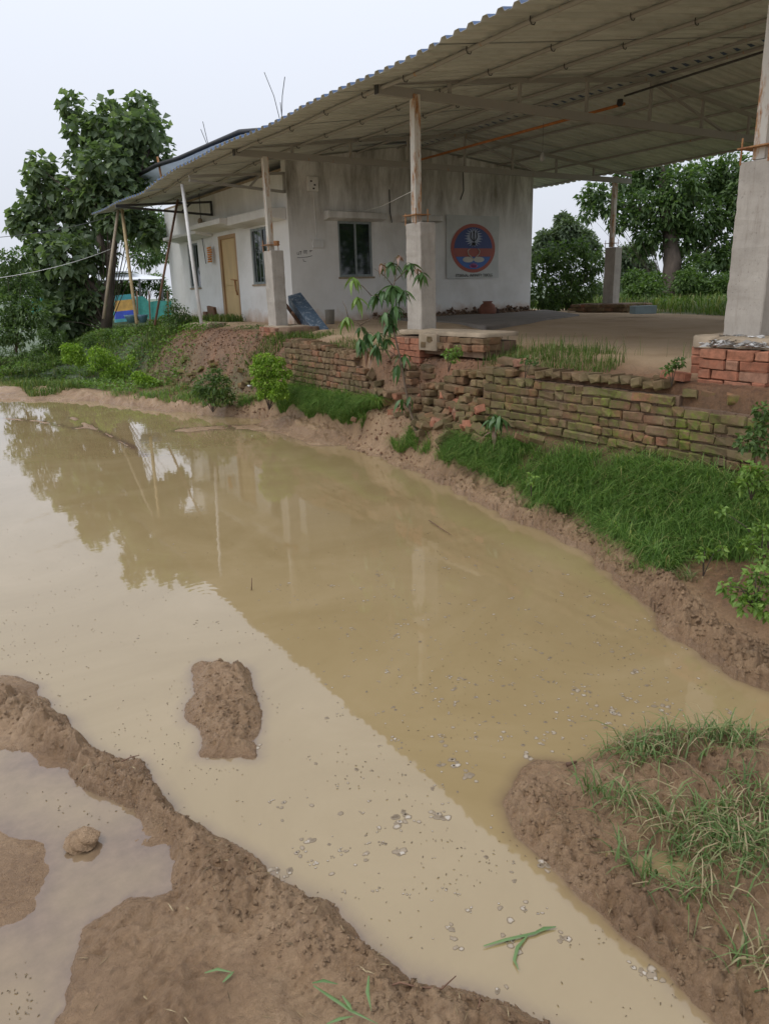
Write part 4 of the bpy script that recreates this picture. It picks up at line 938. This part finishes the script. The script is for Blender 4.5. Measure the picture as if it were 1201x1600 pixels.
emit('bank_grass',p,GRASS); tag(bpy.data.objects['bank_grass'],'dense green grass on the sloping bank below the brick wall','grass')
p=[]
def scat(n,xa,xb,ya,yb,th=.5,seed=111):
    x=RNG.uniform(xa,xb,n);y=RNG.uniform(ya,yb,n);k=(fbm(x,y,.5,3,seed)*.6+.5)>th;x,y=x[k],y[k];return np.stack([x,y,terrain(x,y)-.005],-1)
p.append(blades(scat(3500,5.4,6.2,4.4,7.0,.55),.09,.4,.003)); p.append(blades(scat(2200,5.36,6.1,8.7,12,.5),.10,.4,.004)); p.append(blades(scat(500,5.5,6.3,3.8,6.9,.4),.2,.2,.003))
p.append(blades(scat(26000,2.2,7.2,17.2,26,.35),.20,.5,.008)); p.append(blades(scat(9000,-2,3.4,21,27,.35),.20,.5,.01)); p.append(blades(scat(2500,5.0,5.9,11.2,13,.5),.12,.5,.005))
p.append(blades(scat(14000,14.6,24,3,12,.2),.26,.5,.008)); p.append(blades(scat(9000,16.3,24,6,22,.2),.35,.5,.012))
emit('terrace_grass',p,GRASSY); tag(bpy.data.objects['terrace_grass'],'thin yellow green grass on the terrace edges and far ground','grass')
# tufts on the lower right mud
p=[]
for (u,v,r,n) in ((1000,1175,.10,110),(1040,1160,.10,90),(1110,1150,.12,120),(1150,1160,.1,80),(1060,1290,.13,130),(1110,1310,.14,170),(1150,1280,.12,120),(980,1250,.10,70),(1000,1340,.08,40),(1170,1330,.12,100),(925,1225,.05,30),(1085,1385,.08,40),(1190,1250,.1,90),(1195,1500,.08,50),(1070,905,.06,60),(20,945,.05,12),(960,1160,.05,30)):
    q=onz(u,v,.08); x=RNG.normal(q.x,r*.6,n);y=RNG.normal(q.y,r*.6,n); p.append(blades(np.stack([x,y,terrain(x,y)-.004],-1),.10,1.25,.0028))
emit('mud_grass',p,m_leaf('trampled_grass',[(0,(.08,.13,.04)),(.45,(.14,.22,.07)),(.65,(.22,.27,.11)),(.8,(.34,.28,.16)),(1,(.42,.33,.2))],.3)); tag(bpy.data.objects['mud_grass'],'trampled grass tufts growing through the churned mud at lower right','grass')

n=16000; x=RNG.uniform(2.0,6.0,n); y=RNG.uniform(15.8,26,n); k=(x>np.interp(y,WYk,WXk)+.45)&(fbm(x,y,.8,3,201)>-.6); x,y=x[k],y[k]; n=len(x)
c=np.stack([x,y,terrain(x,y)+RNG.uniform(.0,.16,n)],-1)
o=emit('ground_cover',[leaves(c,RNG.normal(0,1,(n,3))*[1,1,.4]+[0,0,.35],.085,.5,.2,.5)],BRIGHT); tag(o,'leafy yellow green ground cover over the mound left of the soil bank','ground cover')
n=5000; x=RNG.uniform(5.0,6.2,n); y=RNG.uniform(10.9,20,n); x=x-np.clip((y-16)*.25,0,2)*RNG.random(n); k=fbm(x,y,.5,3,205)>.35; x,y=x[k],y[k]; n=len(x)
o=emit('creeping_weeds',[leaves(np.stack([x,y,terrain(x,y)+RNG.uniform(0,.06,n)],-1),RNG.normal(0,1,(n,3))*[1,1,.3]+[0,0,.3],.06,.5)],MIDL); tag(o,'creeping weeds in patches along the top of the cut soil bank','weeds')
def shrub(name,label,cat,blobs,D,mat,n,size,group=None,stem=None,asp=.5,flat=.3,dz=.9):
    """blobs are (px,py,r_px) measured on the photo; each becomes a leaf cloud in depth"""
    base=at(*(stem if stem else (blobs[0][0],blobs[0][1]+blobs[0][2])),D)
    t=thing(name,label,cat,base,group); p=[]; g=G(); tot=sum(b[2]**2 for b in blobs)
    for b in blobs:
        r=b[2]/F_PX*D; Dd=D+(b[3] if len(b)>3 else RNG.uniform(-1,1)*r*dz); c=np.array(at(b[0],b[1],Dd)); k=max(6,int(n*b[2]**2/tot))
        q=RNG.normal(0,1,(k,3)); q/=np.linalg.norm(q,axis=1,keepdims=True); rad=r*RNG.uniform(.25,1.08,(k,1))**.6
        lump=1+.25*np.sin(q[:,:1]*5+b[0])*np.cos(q[:,1:2]*4+b[1])
        C=c+q*rad*lump*np.array([1,1,.9]); dd=q*.7+RNG.normal(0,.5,(k,3)); dd[:,2]-=flat*.6
        p.append(leaves(C,dd,size,asp,.2,.6))
        g.tube([base+Vector((0,0,-.1)),base.lerp(Vector(c),.5)+Vector((random.uniform(-.1,.1)*r,0,.08*r)),Vector(c)],[min(.06,.03*r+.003),min(.04,.018*r+.002),.002+.004*r],5)
    emit('crown',p,mat,t); g.build('stems',BARK,t,True)
    return t
# big teak tree at left
tt=shrub('teak_tree','big dark broad leaved tree left of the house crowding the roof tip','tree',
 [(112,165,20),(130,205,28),(150,215,26),(175,180,26),(196,205,28),(222,168,22),(235,200,26),(245,235,22),(205,245,34),(165,255,36),(120,250,16),
  (65,255,18),(70,285,24),(50,270,12),(110,305,34),(150,300,36),(190,300,34),(205,280,24),(225,255,22),(60,320,28),(35,345,20),(28,350,14),(95,350,36),(140,350,36),(185,340,32),(70,380,30),(110,400,38),(150,395,28),(60,430,26),(100,440,34),(130,450,26),(95,480,30),(125,490,28),(140,470,26),(80,500,22),(110,505,24),(235,360,22),(225,345,20)],22,TEAK,8200,.25,None,(168,512),.92,.4,1.1)
g=G(); B=lambda u,v,D=22: at(u,v,D)
g.tube([B(166,520),B(170,470),B(174,420),B(178,370),B(185,320),B(200,265)],[.17,.15,.13,.11,.08,.04],9); g.tube([B(174,420),B(158,380),B(150,330),B(140,260)],[.13,.11,.08,.03],7)
g.tube([B(185,320),B(210,290),B(235,230),B(228,180)],[.09,.07,.05,.02],6); g.tube([B(150,330),B(110,300),B(72,270)],[.07,.05,.02],6); g.tube([B(178,370),B(172,300),B(176,200)],[.08,.06,.02],6)
g.tube([B(166,470),B(130,430),B(90,400)],[.09,.06,.03],6)
g.build('trunk',BARK,tt,True)
tr=shrub('broad_tree','tall dark tree with slanting trunk behind the large right pillar','tree',
 [(930,300,16),(950,320,22),(915,310,12),(920,335,12),(980,285,26),(1000,320,26),(965,350,14),(1015,270,30),(1060,290,34),(1100,280,34),(1140,270,32),(1040,330,32),(1090,340,36),(1135,330,30),(1010,365,22),(1060,375,30),(1110,390,30),(1140,400,24),(985,340,14),(1170,300,40),(1180,380,40),(1000,395,14),(1090,420,24),(1135,440,20)],25,DARKL,17000,.20,None,(1046,478),.5,.3,1.0)
g=G(); B=lambda u,v,D=25: at(u,v,D)
g.tube([B(1043,486),B(1045,450),B(1050,410),B(1046,370),B(1036,320),B(1033,262)],[.36,.31,.30,.24,.18,.1],9); g.tube([B(1048,385),B(1075,330),B(1110,280)],[.14,.1,.04],6); g.tube([B(1045,370),B(1010,330),B(950,315)],[.12,.08,.03],6)
g.build('trunk',BARK,tr,True)
# bushes and trees behind
shrub('roadside_bush','dense dark bush beside the right end of the house','bush',[(845,420,24),(850,460,26),(870,400,24),(900,420,28),(880,455,28),(915,450,24),(930,410,20),(905,385,14),(860,480,16),(900,482,14)],20.5,DARKL,6500,.12,None,(880,492))
shrub('background_tree','pale feathery tree rising behind the dark bush right of the house','tree',[(885,360,20),(865,380,22),(905,375,20),(850,375,14),(880,345,12),(925,392,14),(838,395,12)],42,FARL,6500,.28,None,(880,470))
shrub('background_tree','light green small tree seen between the far pillar and the tall tree','tree',[(985,400,20),(1000,425,22),(975,430,18),(1010,385,12)],38,FARL,5000,.25,None,(990,470))
shrub('field_bush','bright low bush left of the slanting tree trunk','bush',[(990,440,20),(1010,455,22),(985,465,16),(1020,440,16),(1035,470,14)],23.5,MIDL,5000,.12,None,(1000,486))
shrub('field_bush','bright low bush right of the slanting tree trunk','bush',[(1075,440,22),(1100,455,24),(1130,450,24),(1085,468,18),(1120,470,18),(1150,455,20)],24,MIDL,7000,.13,None,(1100,486))
shrub('tall_weeds','bright green upright weeds at the foot of the slanting trunk','weeds',[(1030,478,12),(1045,482,12),(1060,478,10)],20,BRIGHT,700,.14,None,(1045,492),.2)
shrub('hedge','long distant hedge on the horizon behind the field','hedge',[(x,455+random.uniform(-6,6),18) for x in range(940,1210,22)],60,FARL,8000,.35,None,(1000,470))
shrub('leafy_bush','rounded green bush at the far left edge of the photo','bush',[(10,410,18),(35,400,16),(15,440,26),(40,455,26),(10,480,30),(45,490,26),(30,520,22),(5,520,20)],19,DARKL,4200,.12,None,(25,545))
shrub('background_tree','dark tree crown filling the gap between teak trunk and house corner','tree',[(215,370,26),(240,360,24),(250,390,22),(225,400,22),(245,345,18),(200,350,20)],37,DARKL,3600,.2,None,(225,500))
shrub('background_tree','lighter green shrubbery under the white tent roof','tree',[(245,440,14),(255,455,12),(195,450,14),(215,448,14),(180,448,12)],36,MIDL,1600,.18,None,(225,500))
shrub('background_tree','distant low trees at the far left horizon','tree',[(x,440+random.uniform(-8,8),22) for x in range(-20,200,26)],48,FARL,2600,.35,None,(60,480))
shrub('corner_shrub','dark small leaved shrub growing at the far corner of the house','shrub',[(270,475,9),(268,490,12),(282,488,12),(290,497,10),(275,503,10),(262,500,8)],17.2,DARKL,900,.07,None,(278,512))
shrub('bank_creeper','bright green creeper hanging over the left wall end','creeper',[(405,562,9),(420,560,9),(436,566,9),(400,578,10),(417,578,11),(434,582,10),(404,596,10),(420,598,11),(438,600,10),(410,614,9),(428,616,10),(444,616,8),(448,584,8)],11.15,LIME,4600,.038,None,(420,630),.7,.6,.5)
shrub('bank_plant','broad leaved green plants at the bank foot left of the creeper','plant',[(335,585,12),(320,600,16),(345,602,15),(330,618,14),(356,620,11),(308,612,10)],12.6,MIDL,1300,.07,None,(332,635),.45)
for i,(blobs,D,lab) in enumerate((([(105,545,9),(118,548,11),(108,560,9),(125,562,10)],18,'yellow green leafy clump at the left end of the mound'),([(150,552,13),(165,560,14),(178,570,13),(192,575,12),(170,585,12),(150,570,10),(205,562,8)],17,'yellow green leafy clump spilling down the middle of the mound'),
   ([(225,595,10),(238,600,10),(215,588,8)],15.8,'small bright clump at the foot of the soil bank'),([(200,530,12),(170,525,12),(140,532,11),(225,525,10)],19.3,'grassy leafy crest of the mound behind the bright clumps'),([(70,525,12),(85,540,12),(60,545,10),(95,525,9)],21,'dull green undergrowth below the teak tree'),([(0,545,14),(30,552,13),(55,556,11),(-15,560,16),(15,565,10)],19.5,'low weeds at the far left edge below the rounded bush'))):
    shrub('bank_weed',lab,'weeds',blobs,D,LIME if i<3 else MIDL,2600 if i<3 else 1800,.06,None,(blobs[0][0],blobs[0][1]+20),.5)
# plants on the right edge and little weeds
for blobs,D,n,s,mat,lab in (([(1180,900,18),(1190,925,20),(1150,925,14),(1165,945,16),(1195,950,18),(1135,915,10),(1195,895,14)],3.75,420,.04,BRIGHT,'yellow green bushy weed at the right edge beside the puddle bank'),
   ([(1190,640,12),(1195,660,14),(1165,690,14),(1195,700,16),(1180,670,10)],5.1,420,.045,MIDL,'green weeds hanging over the right end of the mossy wall'),
   ([(1175,735,16),(1195,750,18),(1160,755,12),(1190,770,12)],4.7,380,.04,BRIGHT,'bright weeds just below the right end of the mossy wall'),
   ([(1190,830,16),(1170,850,12),(1196,870,14)],4.3,260,.035,BRIGHT,'small weeds in the grass near the right edge'),
   ([(700,553,8),(715,548,8),(708,560,7)],7.9,260,.035,BRIGHT,'bright creeping weed in front of the middle pillar base'),
   ([(1050,572,7),(1060,566,8),(1040,578,5)],6.0,160,.035,MIDL,'small clover like weed left of the large pillar base'),
   ([(1100,862,9),(1125,858,8),(1095,868,6)],4.6,60,.04,BRIGHT,'few light green seedlings within the dense grass'),
   ([(820,562,7),(835,565,6)],7.1,120,.03,MIDL,'little green weed on the terrace edge above the broken wall'),
   ([(830,745,6),(828,752,5)],6.0,30,.04,BRIGHT,'single seedling in the grass near the mud lumps'),
   ([(1200,835,8),(1130,800,9)],4.6,60,.035,BRIGHT,'thin seedlings in the grass close to the right edge')):
    shrub('weed',lab,'weed',blobs,D,mat,n,s,None,(blobs[0][0],blobs[0][1]+blobs[0][2]+6),.6,.2,.4)
# tall dry stalks on the terrace edge
for (u,v,h) in ((972,565,.28),(760,556,.22),(775,560,.18),(868,567,.18),(930,566,.14)):
    p=onx(u,v,5.7); o=G().tube([p,p+Vector((.01,.01,h*.6)),p+Vector((.02,-.02,h))],[.003,.0025,.001],4).build('dry_stalk',m_leafobj('stalk',(.16,.13,.06),(.2,.16,.07))if'stalk'not in bpy.data.materials else bpy.data.materials['stalk']); tag(o,'thin upright grass stalk on the terrace edge','stalk','upright stalks on the terrace edge')

# ------------------------------------------------------------------ mango sapling with single leaves
def leaf_mesh(L,wd,mat,droop):
    n=7; V=[];Fs=[]
    for i in range(n+1):
        t=i/n; wv=wd*math.sin(math.pi*min(1,t*1.02)**.8)*.5+.0006; z=-droop*L*t*t; fold=.25*wv
        V+=[(L*t,-wv,z+fold),(L*t,0,z),(L*t,wv,z+fold)]
    for i in range(n): a=i*3; Fs+=[(a,a+1,a+4,a+3),(a+1,a+2,a+5,a+4)]
    me=bpy.data.meshes.new('leaf'); me.from_pydata(V,[],Fs); me.materials.append(mat); me.polygons.foreach_set('use_smooth',[True]*len(Fs)); return me
LG=m_leafobj('mango_leaf',(.05,.11,.035),(.10,.19,.06)); LY=m_leafobj('young_mango_leaf',(.13,.22,.04),(.19,.30,.06)); LP=m_leafobj('new_pink_leaf',(.24,.13,.10),(.33,.22,.17))
ML={k:[leaf_mesh(.185,.05,m,d) for d in (.35,.6,.85)] for k,m in (('g',LG),('y',LY),('p',LP))}
sap=thing('mango_sapling','slender mango sapling with drooping leaves before the middle pillar','sapling',onx(653,690,5.0))
SD=dep(onx(640,640,5.0)); S=lambda u,v,k=0: at(u,v,SD+k)
g=G(); stemL=[(653,700),(650,672),(640,640),(632,600),(625,560),(618,530),(612,500),(612,470),(616,440),(622,405)]
g.tube([S(u,v) for u,v in stemL],[.018,.017,.016,.014,.012,.011,.010,.009,.007,.004],8)
br=[((625,560),(590,545)),((618,530),(575,520)),((612,500),(560,505)),((612,470),(580,462)),((580,462),(552,440)),((545,500),(535,470)),((616,440),(650,415)),((575,520),(545,500)),((616,450),(585,420)),((632,600),(635,570))]
g.tube([S(612,505),S(585,495,.02),S(560,510,.03)],.005,5); 
for a,b in br: g.tube([S(*a),S((a[0]+b[0])/2,(a[1]+b[1])/2-4),S(*b)],[.006,.005,.003],5)
g.build('stem',plain('sapling_bark',(.12,.085,.055),.8,.3,20,.2),sap,True)
clusters=[((622,400),'p',5,.5,.6),((612,412),'g',7,.5,1),((640,412),'g',7,.6,1),((650,420),'p',4,.4,.8),((658,428),'g',6,.7,1),((596,412),'p',5,.9,.8),((612,448),'g',11,.9,1.1),((598,455),'g',8,.9,1.1),((630,455),'g',8,.9,1.1),((586,462),'g',6,.6,1),((616,480),'g',10,1.1,1.1),((602,490),'g',7,1,1),
 ((552,435),'y',7,.5,.9),((558,465),'y',5,1.1,1),((540,498),'y',6,.7,.9),((610,505),'g',8,.9,1),((575,520),'g',8,1.1,1),((562,530),'g',7,1.2,1),((588,540),'g',8,1.1,1),((605,530),'g',6,.9,.9),((575,545),'p',3,1.2,1),((630,555),'g',5,.6,.9),((622,570),'g',5,1.1,1),((628,625),'g',4,1.2,1),((640,622),'g',3,1.0,.8),((563,512),'g',5,.8,.9),((590,520),'g',5,.8,.9)]
off=Vector(sap.location)
def leafcluster(parent,c,kind,n,dr,sc,off):
    q0=random.uniform(0,6.28)
    n=int(n*1.7)
    for i in range(n):
        o=link('leaf',random.choice(ML[kind]),parent,c-off+Vector((random.uniform(-.015,.015),random.uniform(-.015,.015),random.uniform(-.02,.02))))
        o.rotation_euler=(random.uniform(-.4,.4),dr*random.uniform(.1,1.1),q0+i*2*math.pi/n+random.uniform(-.3,.3)); s=sc*random.uniform(.7,1.1); o.scale=(s,s,s)
for (u,v),kind,n,dr,sc in clusters: leafcluster(sap,S(u,v,random.uniform(-.06,.06)),kind,n,dr,sc,off)
pw=onx(770,690,4.98)
wd_=thing('broadleaf_weed','long leaved green plant in front of the left end of the mossy wall','plant',pw)
G().tube([pw-Vector((0,0,.05)),onx(771,665,4.98),onx(772,650,4.98)],.006,6).build('stem',LG,wd_,True)
for (u,v),k,n in (((772,650),'g',8),((765,655),'g',6),((782,652),'g',5),((770,672),'p',2)): leafcluster(wd_,onx(u,v,4.97),k,n,.6,.85,pw)
# foreground single leaves and twigs
BL=m_leafobj('fresh_blade',(.10,.19,.06),(.20,.30,.12))
def blade(pts,wd,name,label,cat='leaf',parent=None):
    V=[];n=len(pts)
    for i,p in enumerate(pts):
        d=(Vector(pts[min(i+1,n-1)])-Vector(pts[max(0,i-1)])); s=d.cross(Vector((0,0,1))).normalized()*wd*math.sin(math.pi*(.12+.86*i/(n-1))); V+=[Vector(p)-s,Vector(p)+Vector((0,0,.002)),Vector(p)+s]
    o=G().add(V,[q for i in range(n-1) for q in ((i*3,i*3+1,i*3+4,i*3+3),(i*3+1,i*3+2,i*3+5,i*3+4))]).build(name,BL,parent,True)
    return tag(o,label,cat) if not parent else o
fl=thing('floating_grass_sprig','green grass sprig floating on the puddle at the lower right','grass sprig',onz(820,1465,.01))
for L in ([(755,1478),(790,1468),(825,1460),(868,1448)],[(825,1460),(808,1480),(803,1500),(810,1516)],[(868,1448),(850,1450),(835,1458),(800,1466)]):
    blade([onz(u,v,.008) for u,v in L],.006,'blade','', 'leaf',fl)
gs=thing('grass_sprig','green grass sprig sprawling on the mud at the bottom centre','grass sprig',onz(550,1570,.08))
for L,z in (([(488,1536),(505,1532),(528,1538)],.12),([(490,1540),(520,1560),(550,1580),(590,1600)],.09),([(576,1525),(574,1550),(580,1580)],.13),([(510,1600),(530,1592),(552,1588)],.10),([(535,1556),(545,1570),(550,1580)],.10)):
    blade([onz(u,v,z) for u,v in L],.0055,'blade','','leaf',gs)
g2=thing('grass_sprig','pair of short green blades lying on flat mud at bottom left','grass sprig',onz(350,1520,.05))
for L in ([(320,1520),(340,1514),(365,1520)],[(348,1535),(358,1525),(366,1518)]): blade([onz(u,v,.062) for u,v in L],.0055,'blade','','leaf',g2)
for L,z,r,lab in (([(670,813),(688,825),(705,836)],.02,.004,'thin dark twig floating on the puddle before the pillar reflection'),([(393,920),(396,898)],.03,.004,'tiny upright stick poking out of the puddle'),([(600,1543),(625,1535),(650,1542),(690,1545),(712,1525)],.07,.003,'bent thin root on the mud edge at the bottom'),
      ([(745,1590),(750,1560),(765,1575)],.06,.003,'short black root stub at the bottom mud edge'),([(190,1190),(205,1183),(218,1180)],.09,.003,'small dark twig on the mud ridge at left'),([(885,1195),(900,1190)],.06,.010,'black bark scrap on the mud tip at right')):
    P_=[onz(u,v,z) for u,v in L]
    if L[0]==(393,920): P_=[onz(393,922,0),onz(393,922,0)+Vector((.01,0,.09))]
    o=G().tube(P_,[r]*(len(L)-1)+[r*.5],5).build('twig',WOOD,None,True); tag(o,lab,'twig')
cl=pxz([(132,1318)])[0]
o=clods('mud_clod',np.array([[cl[0],cl[1],.03]]),.07,MUD); tag(o,'single lump of mud standing in the small puddle at left','mud lump')
bpy.data.objects.remove(o)
bm=bmesh.new(); bmesh.ops.create_icosphere(bm,subdivisions=4,radius=.055)
for v in bm.verts:
    nv_=fbm(np.array([v.co.x*1.+v.co.z]),np.array([v.co.y-v.co.z*.6]),.05,4,5)[0]; v.co*=1+nv_*.3; v.co.z*=.6
me=bpy.data.meshes.new('mud_clod'); bm.to_mesh(me); bm.free(); me.materials.append(MUD); o=link('mud_clod',me,None,(cl[0],cl[1],.02)); tag(o,'single lump of mud standing in the small puddle at left','mud lump')

# ------------------------------------------------------------------ scum and bits floating on the water
FO=NT('scum_foam'); FO=FO.set(FO.ramp(FO.attr('rnd'),[(0,(.13,.095,.055)),(.3,(.30,.235,.16)),(1,(.46,.41,.34))]),.5)
def blobsmesh(C,R):
    V=[];F_=[];A=[];b=0
    for (x,y),r in zip(C,R):
        n=9; ph=random.uniform(0,6.28); asp=random.uniform(.6,1.3); val=random.random()**1.5
        rr=[r*random.uniform(.65,1.2) for _ in range(n)]
        for k,(s,z,a) in enumerate(((1.0,.0006,.0),(.8,.0016,.2),(.45,.0018,val))):
            for i in range(n):
                t=ph+2*math.pi*i/n; V.append((x+math.cos(t)*rr[i]*s*asp,y+math.sin(t)*rr[i]*s,z)); A.append(a)
        V.append((x,y,.0018)); A.append(val)
        for k in range(2):
            for i in range(n): j=(i+1)%n; F_+= [(b+k*n+i,b+k*n+j,b+(k+1)*n+j),(b+k*n+i,b+(k+1)*n+j,b+(k+1)*n+i)]
        for i in range(n): F_.append((b+2*n+i,b+2*n+(i+1)%n,b+3*n))
        b+=3*n+1
    return np.array(V),np.array(F_),np.array(A)
C=[];R=[]
def inwater(x,y): return TZ(x,y)<-.012
dens=[((650,950),200,60),((850,1000),200,80),((1000,1080),160,50),((560,860),180,36),((700,1080),180,60),((760,860),120,26),((960,1080),120,42),((880,1100),90,26),((1040,1120),60,20),((700,1200),80,22),((620,1040),70,22),((650,1010),120,26),((760,1120),80,20),((860,990),140,34),((900,1180),60,12),((480,1310),80,16),((630,1300),90,22),((540,1380),120,18),((800,1420),70,16),((700,1450),120,12),((560,1200),150,18),((480,960),100,14),((870,1360),30,8),((980,1000),60,12),((1020,1520),30,4),((400,1000),120,12),((200,1010),150,12),((750,920),150,22),((600,880),150,16)]
for (u,v),sp,n in dens:
    for _ in range(n):
        a,b=random.gauss(u,sp*.8),random.gauss(v,sp*.42)
        if not(0<a<1201 and 850<b<1600): continue
        q=onz(a,b,0)
        if not inwater(q.x,q.y): continue
        r=random.choice((.004,.005,.006,.008,.011)); k=1 if random.random()<.7 else random.randint(2,5)
        for _ in range(k): C.append((q.x+random.gauss(0,r*1.3)*(k>1),q.y+random.gauss(0,r*1.3)*(k>1))); R.append(r*random.uniform(.6,1.2))
for u,v,n in ((625,1285,7),(622,1330,5),(480,1315,6),(690,1275,5),(710,1195,7),(845,1355,9),(1010,1520,7),(800,1480,4),(990,1050,6),(900,1078,5),(885,1465,4),(1030,1105,5),(960,1115,8),(820,1180,6),(735,1215,6),(330,1175,5),(395,1170,5)):
    q=onz(u,v,0)
    for _ in range(n): C.append((q.x+random.gauss(0,.016),q.y+random.gauss(0,.016))); R.append(random.uniform(.008,.017))
V,Fq,A=blobsmesh(C,R); o=npmesh('floating_scum',V,Fq,FO,None,dict(rnd=A),True); tag(o,'pale grey scum flecks floating all over the brown puddle','scum',kind='stuff')
n=5200; uu=RNG.uniform(0,1201,n); vv=RNG.uniform(690,1600,n); keep=[]
P_=np.array([tuple(onz(a,b,0)) for a,b in zip(uu,vv)]); zt=terrain(P_[:,0],P_[:,1]); kk=(zt<-.01)&(fbm(P_[:,0],P_[:,1],.35,4,301)>-.0+RNG.normal(0,.25,n)); P_=P_[kk]; P_[:,2]=.0015
BITS=NT('debris_bits'); BITS=BITS.set(BITS.ramp(BITS.attr('rnd'),[(0,(.12,.085,.045)),(.7,(.20,.145,.08)),(1,(.30,.23,.15))]),.7)
o=flakes('floating_bits',P_,.0055,BITS,None,.03,3.2); tag(o,'tiny brown straw bits floating on the puddle','debris',kind='stuff')

# ------------------------------------------------------------------ far left yard: tent, net fence, painted wall, bowls
tn=thing('white_tent','white two tier canopy tent roof behind the teak tree','tent',at(215,500,31))
T=lambda u,v,D=31: at(u,v,D)
def tri(pts,mat,name): 
    g=G(); g.add(pts,[tuple(range(len(pts)))]); g.add([p+Vector((0,0,-.03)) for p in pts],[tuple(range(len(pts)))[::-1]]); return g.build(name,mat,tn)
TW=plain('tent_cloth',(.72,.74,.76),.6,.08,3,.05)
pk=T(178,398,32); ring=[T(212,418,31),T(210,424,30.3),T(150,424,30.3),T(146,418,33),T(205,417,34)]
for i in range(5): tri([pk,ring[i],ring[(i+1)%5]],TW,'upper_canopy')
r1=[T(205,428,31),T(150,428,31),T(150,428,33),T(205,426,33.5)]; r2=[T(254,436,30),T(120,438,30),T(120,434,36),T(254,433,36)]
for i in range(4): tri([r1[i],r1[(i+1)%4],r2[(i+1)%4],r2[i]],TW,'lower_canopy')
for u,v0,v1,D in ((218,436,498,30),(252,436,498,30),(125,436,498,30),(190,436,495,36)): G().tube([T(u,v0,D),T(u+5,v1,D)],.045,6).build('tent_leg',DARKST,tn)
NETM=plain('teal_net',(.035,.24,.20),.7,.25,6,.3)
nf=thing('net_fence','teal green net fence strung between stakes under the tent','fence',at(245,500,29))
def netstrip(L,D):
    g=G(); V=[];
    for (u,v0,v1) in L: V+=[at(u,v0,D),at(u,v1,D)]
    V2=[p+Vector((0,.03,0)) for p in V]; n=len(V); f=[(2*i,2*i+1,2*i+3,2*i+2) for i in range(n//2-1)]; g.add(V,f); g.add(V2,[q[::-1] for q in f]); g.build('net_panel',NETM,nf)
netstrip([(212,463,497),(225,463,497),(233,472,498),(245,470,500),(268,470,502)],29); netstrip([(50,465,492),(62,466,492),(78,464,490)],29); netstrip([(78,466,490),(140,470,492),(180,466,492)],30)
for u in (214,233,262): G().tube([at(u,455,28.9),at(u+2,502,28.9)],.03,5).build('stake',WOOD,nf)
pw2=thing('painted_wall','low wall panel painted in blue and ochre bands behind the bowls','painted wall',at(195,500,27))
def band(v0,v1,mat,u0=181,u1=211):
    A_=[at(u0,v0,27),at(u1,v0-3,27),at(u1,v1-3,27),at(u0,v1,27)]; B_=[p+Vector((0,.15,0)) for p in A_]
    G().add(A_+B_,[(3,2,1,0),(4,5,6,7),(0,1,5,4),(1,2,6,5),(2,3,7,6),(3,0,4,7)]).build('painted_band',mat,pw2)
band(462,470,plain('teal_paint',(.03,.25,.28),.6)); band(470,487,plain('ochre_paint',(.48,.28,.06),.6)); band(487,499,plain('cobalt_paint',(.02,.06,.42),.6)); band(499,504,plain('teal_paint_low',(.05,.28,.30),.6))
BW=plain('blue_grey_plastic',(.10,.19,.26),.5,.15)
for u,r,lab in ((208,.19,'larger blue grey planting bowl on the grassy mound'),(224,.13,'smaller blue grey planting bowl right of the larger one')):
    p=at(u,504,18.6); o=G().lathe(p,[(0,0),(r*.6,0),(r*.95,.14),(r*1.08,.19),(r*1.0,.19),(r*.85,.13),(0,.12)],16).build('planting_bowl',BW,None,True); tag(o,lab,'bowl')
p=at(1004,484,15.2); tag(obox(p,(.45,.3,.16),(0,0,-.5),'water_trough',plain('pale_blue_plastic',(.22,.30,.32),.5,.1),'pale blue grey trough in the weeds beyond the dirt floor','trough'),'pale blue grey trough in the weeds beyond the dirt floor','trough')
# white scraps of litter
for (u,v,lab) in ((232,598,'scrap of white litter at the foot of the bank far left'),(392,628,'scrap of white litter in the grass below the creeper'),(204,601,'tiny scrap of white litter on the far mud')):
    p=onz(u,v,.16); obox((p.x,p.y,TZ(p.x,p.y)+.02),(.07,.05,.02),(.2,.1,.5),'litter_scrap',WHITE,lab,'litter',.003)
# bulb and lamp under the roof
bp=ony(847,240,9.5); bo=thing('hanging_bulb','clear glass bulb hanging on a wire under the shed roof','light bulb',bp)
G().tube([bp+Vector((0,0,.45)),bp],.004,4).build('wire',DARKST,bo); G().lathe(bp,[(0.01,.03),(.02,0),(.035,-.03),(.045,-.07),(.03,-.11),(0,-.12)],12).build('bulb',plain('dull_glass',(.35,.36,.34),.15,.05),bo,True)
p=ony(968,160,8.2); tag(G().lathe(p,[(0,.05),(.04,.04),(.05,-.02),(.03,-.05),(0,-.05)],10).build('lamp_fitting',BLACK,None,True),'small black lamp fitting under the middle truss','lamp')
# tree behind the camera's right that the window glass mirrors
def bigtree(x,y,h,lab):
    t=thing('shade_tree',lab,'tree',(x,y,1)); p=[]
    for _ in range(26):
        c=np.array([x+random.gauss(0,h*.22),y+random.gauss(0,h*.22),1+h*random.uniform(.4,1)]); q=RNG.normal(0,1,(90,3)); q/=np.linalg.norm(q,axis=1,keepdims=True)
        p.append(leaves(c+q*h*.15*RNG.uniform(.4,1,(90,1)),q+RNG.normal(0,.4,(90,3)),.5,.5))
    emit('crown',p,DARKL,t); G().tube([(x,y,.8),(x+.1,y,1+h*.7)],[.3,.1],8).build('trunk',BARK,t,True)
bigtree(20,-9,7,'tree across the yard mirrored in the window glass'); bigtree(27,-14,8,'second tree across the yard mirrored in the window glass')
print('objects',len(bpy.data.objects),'tris~',sum(len(o.data.polygons) for o in bpy.data.objects if o.type=='MESH'))
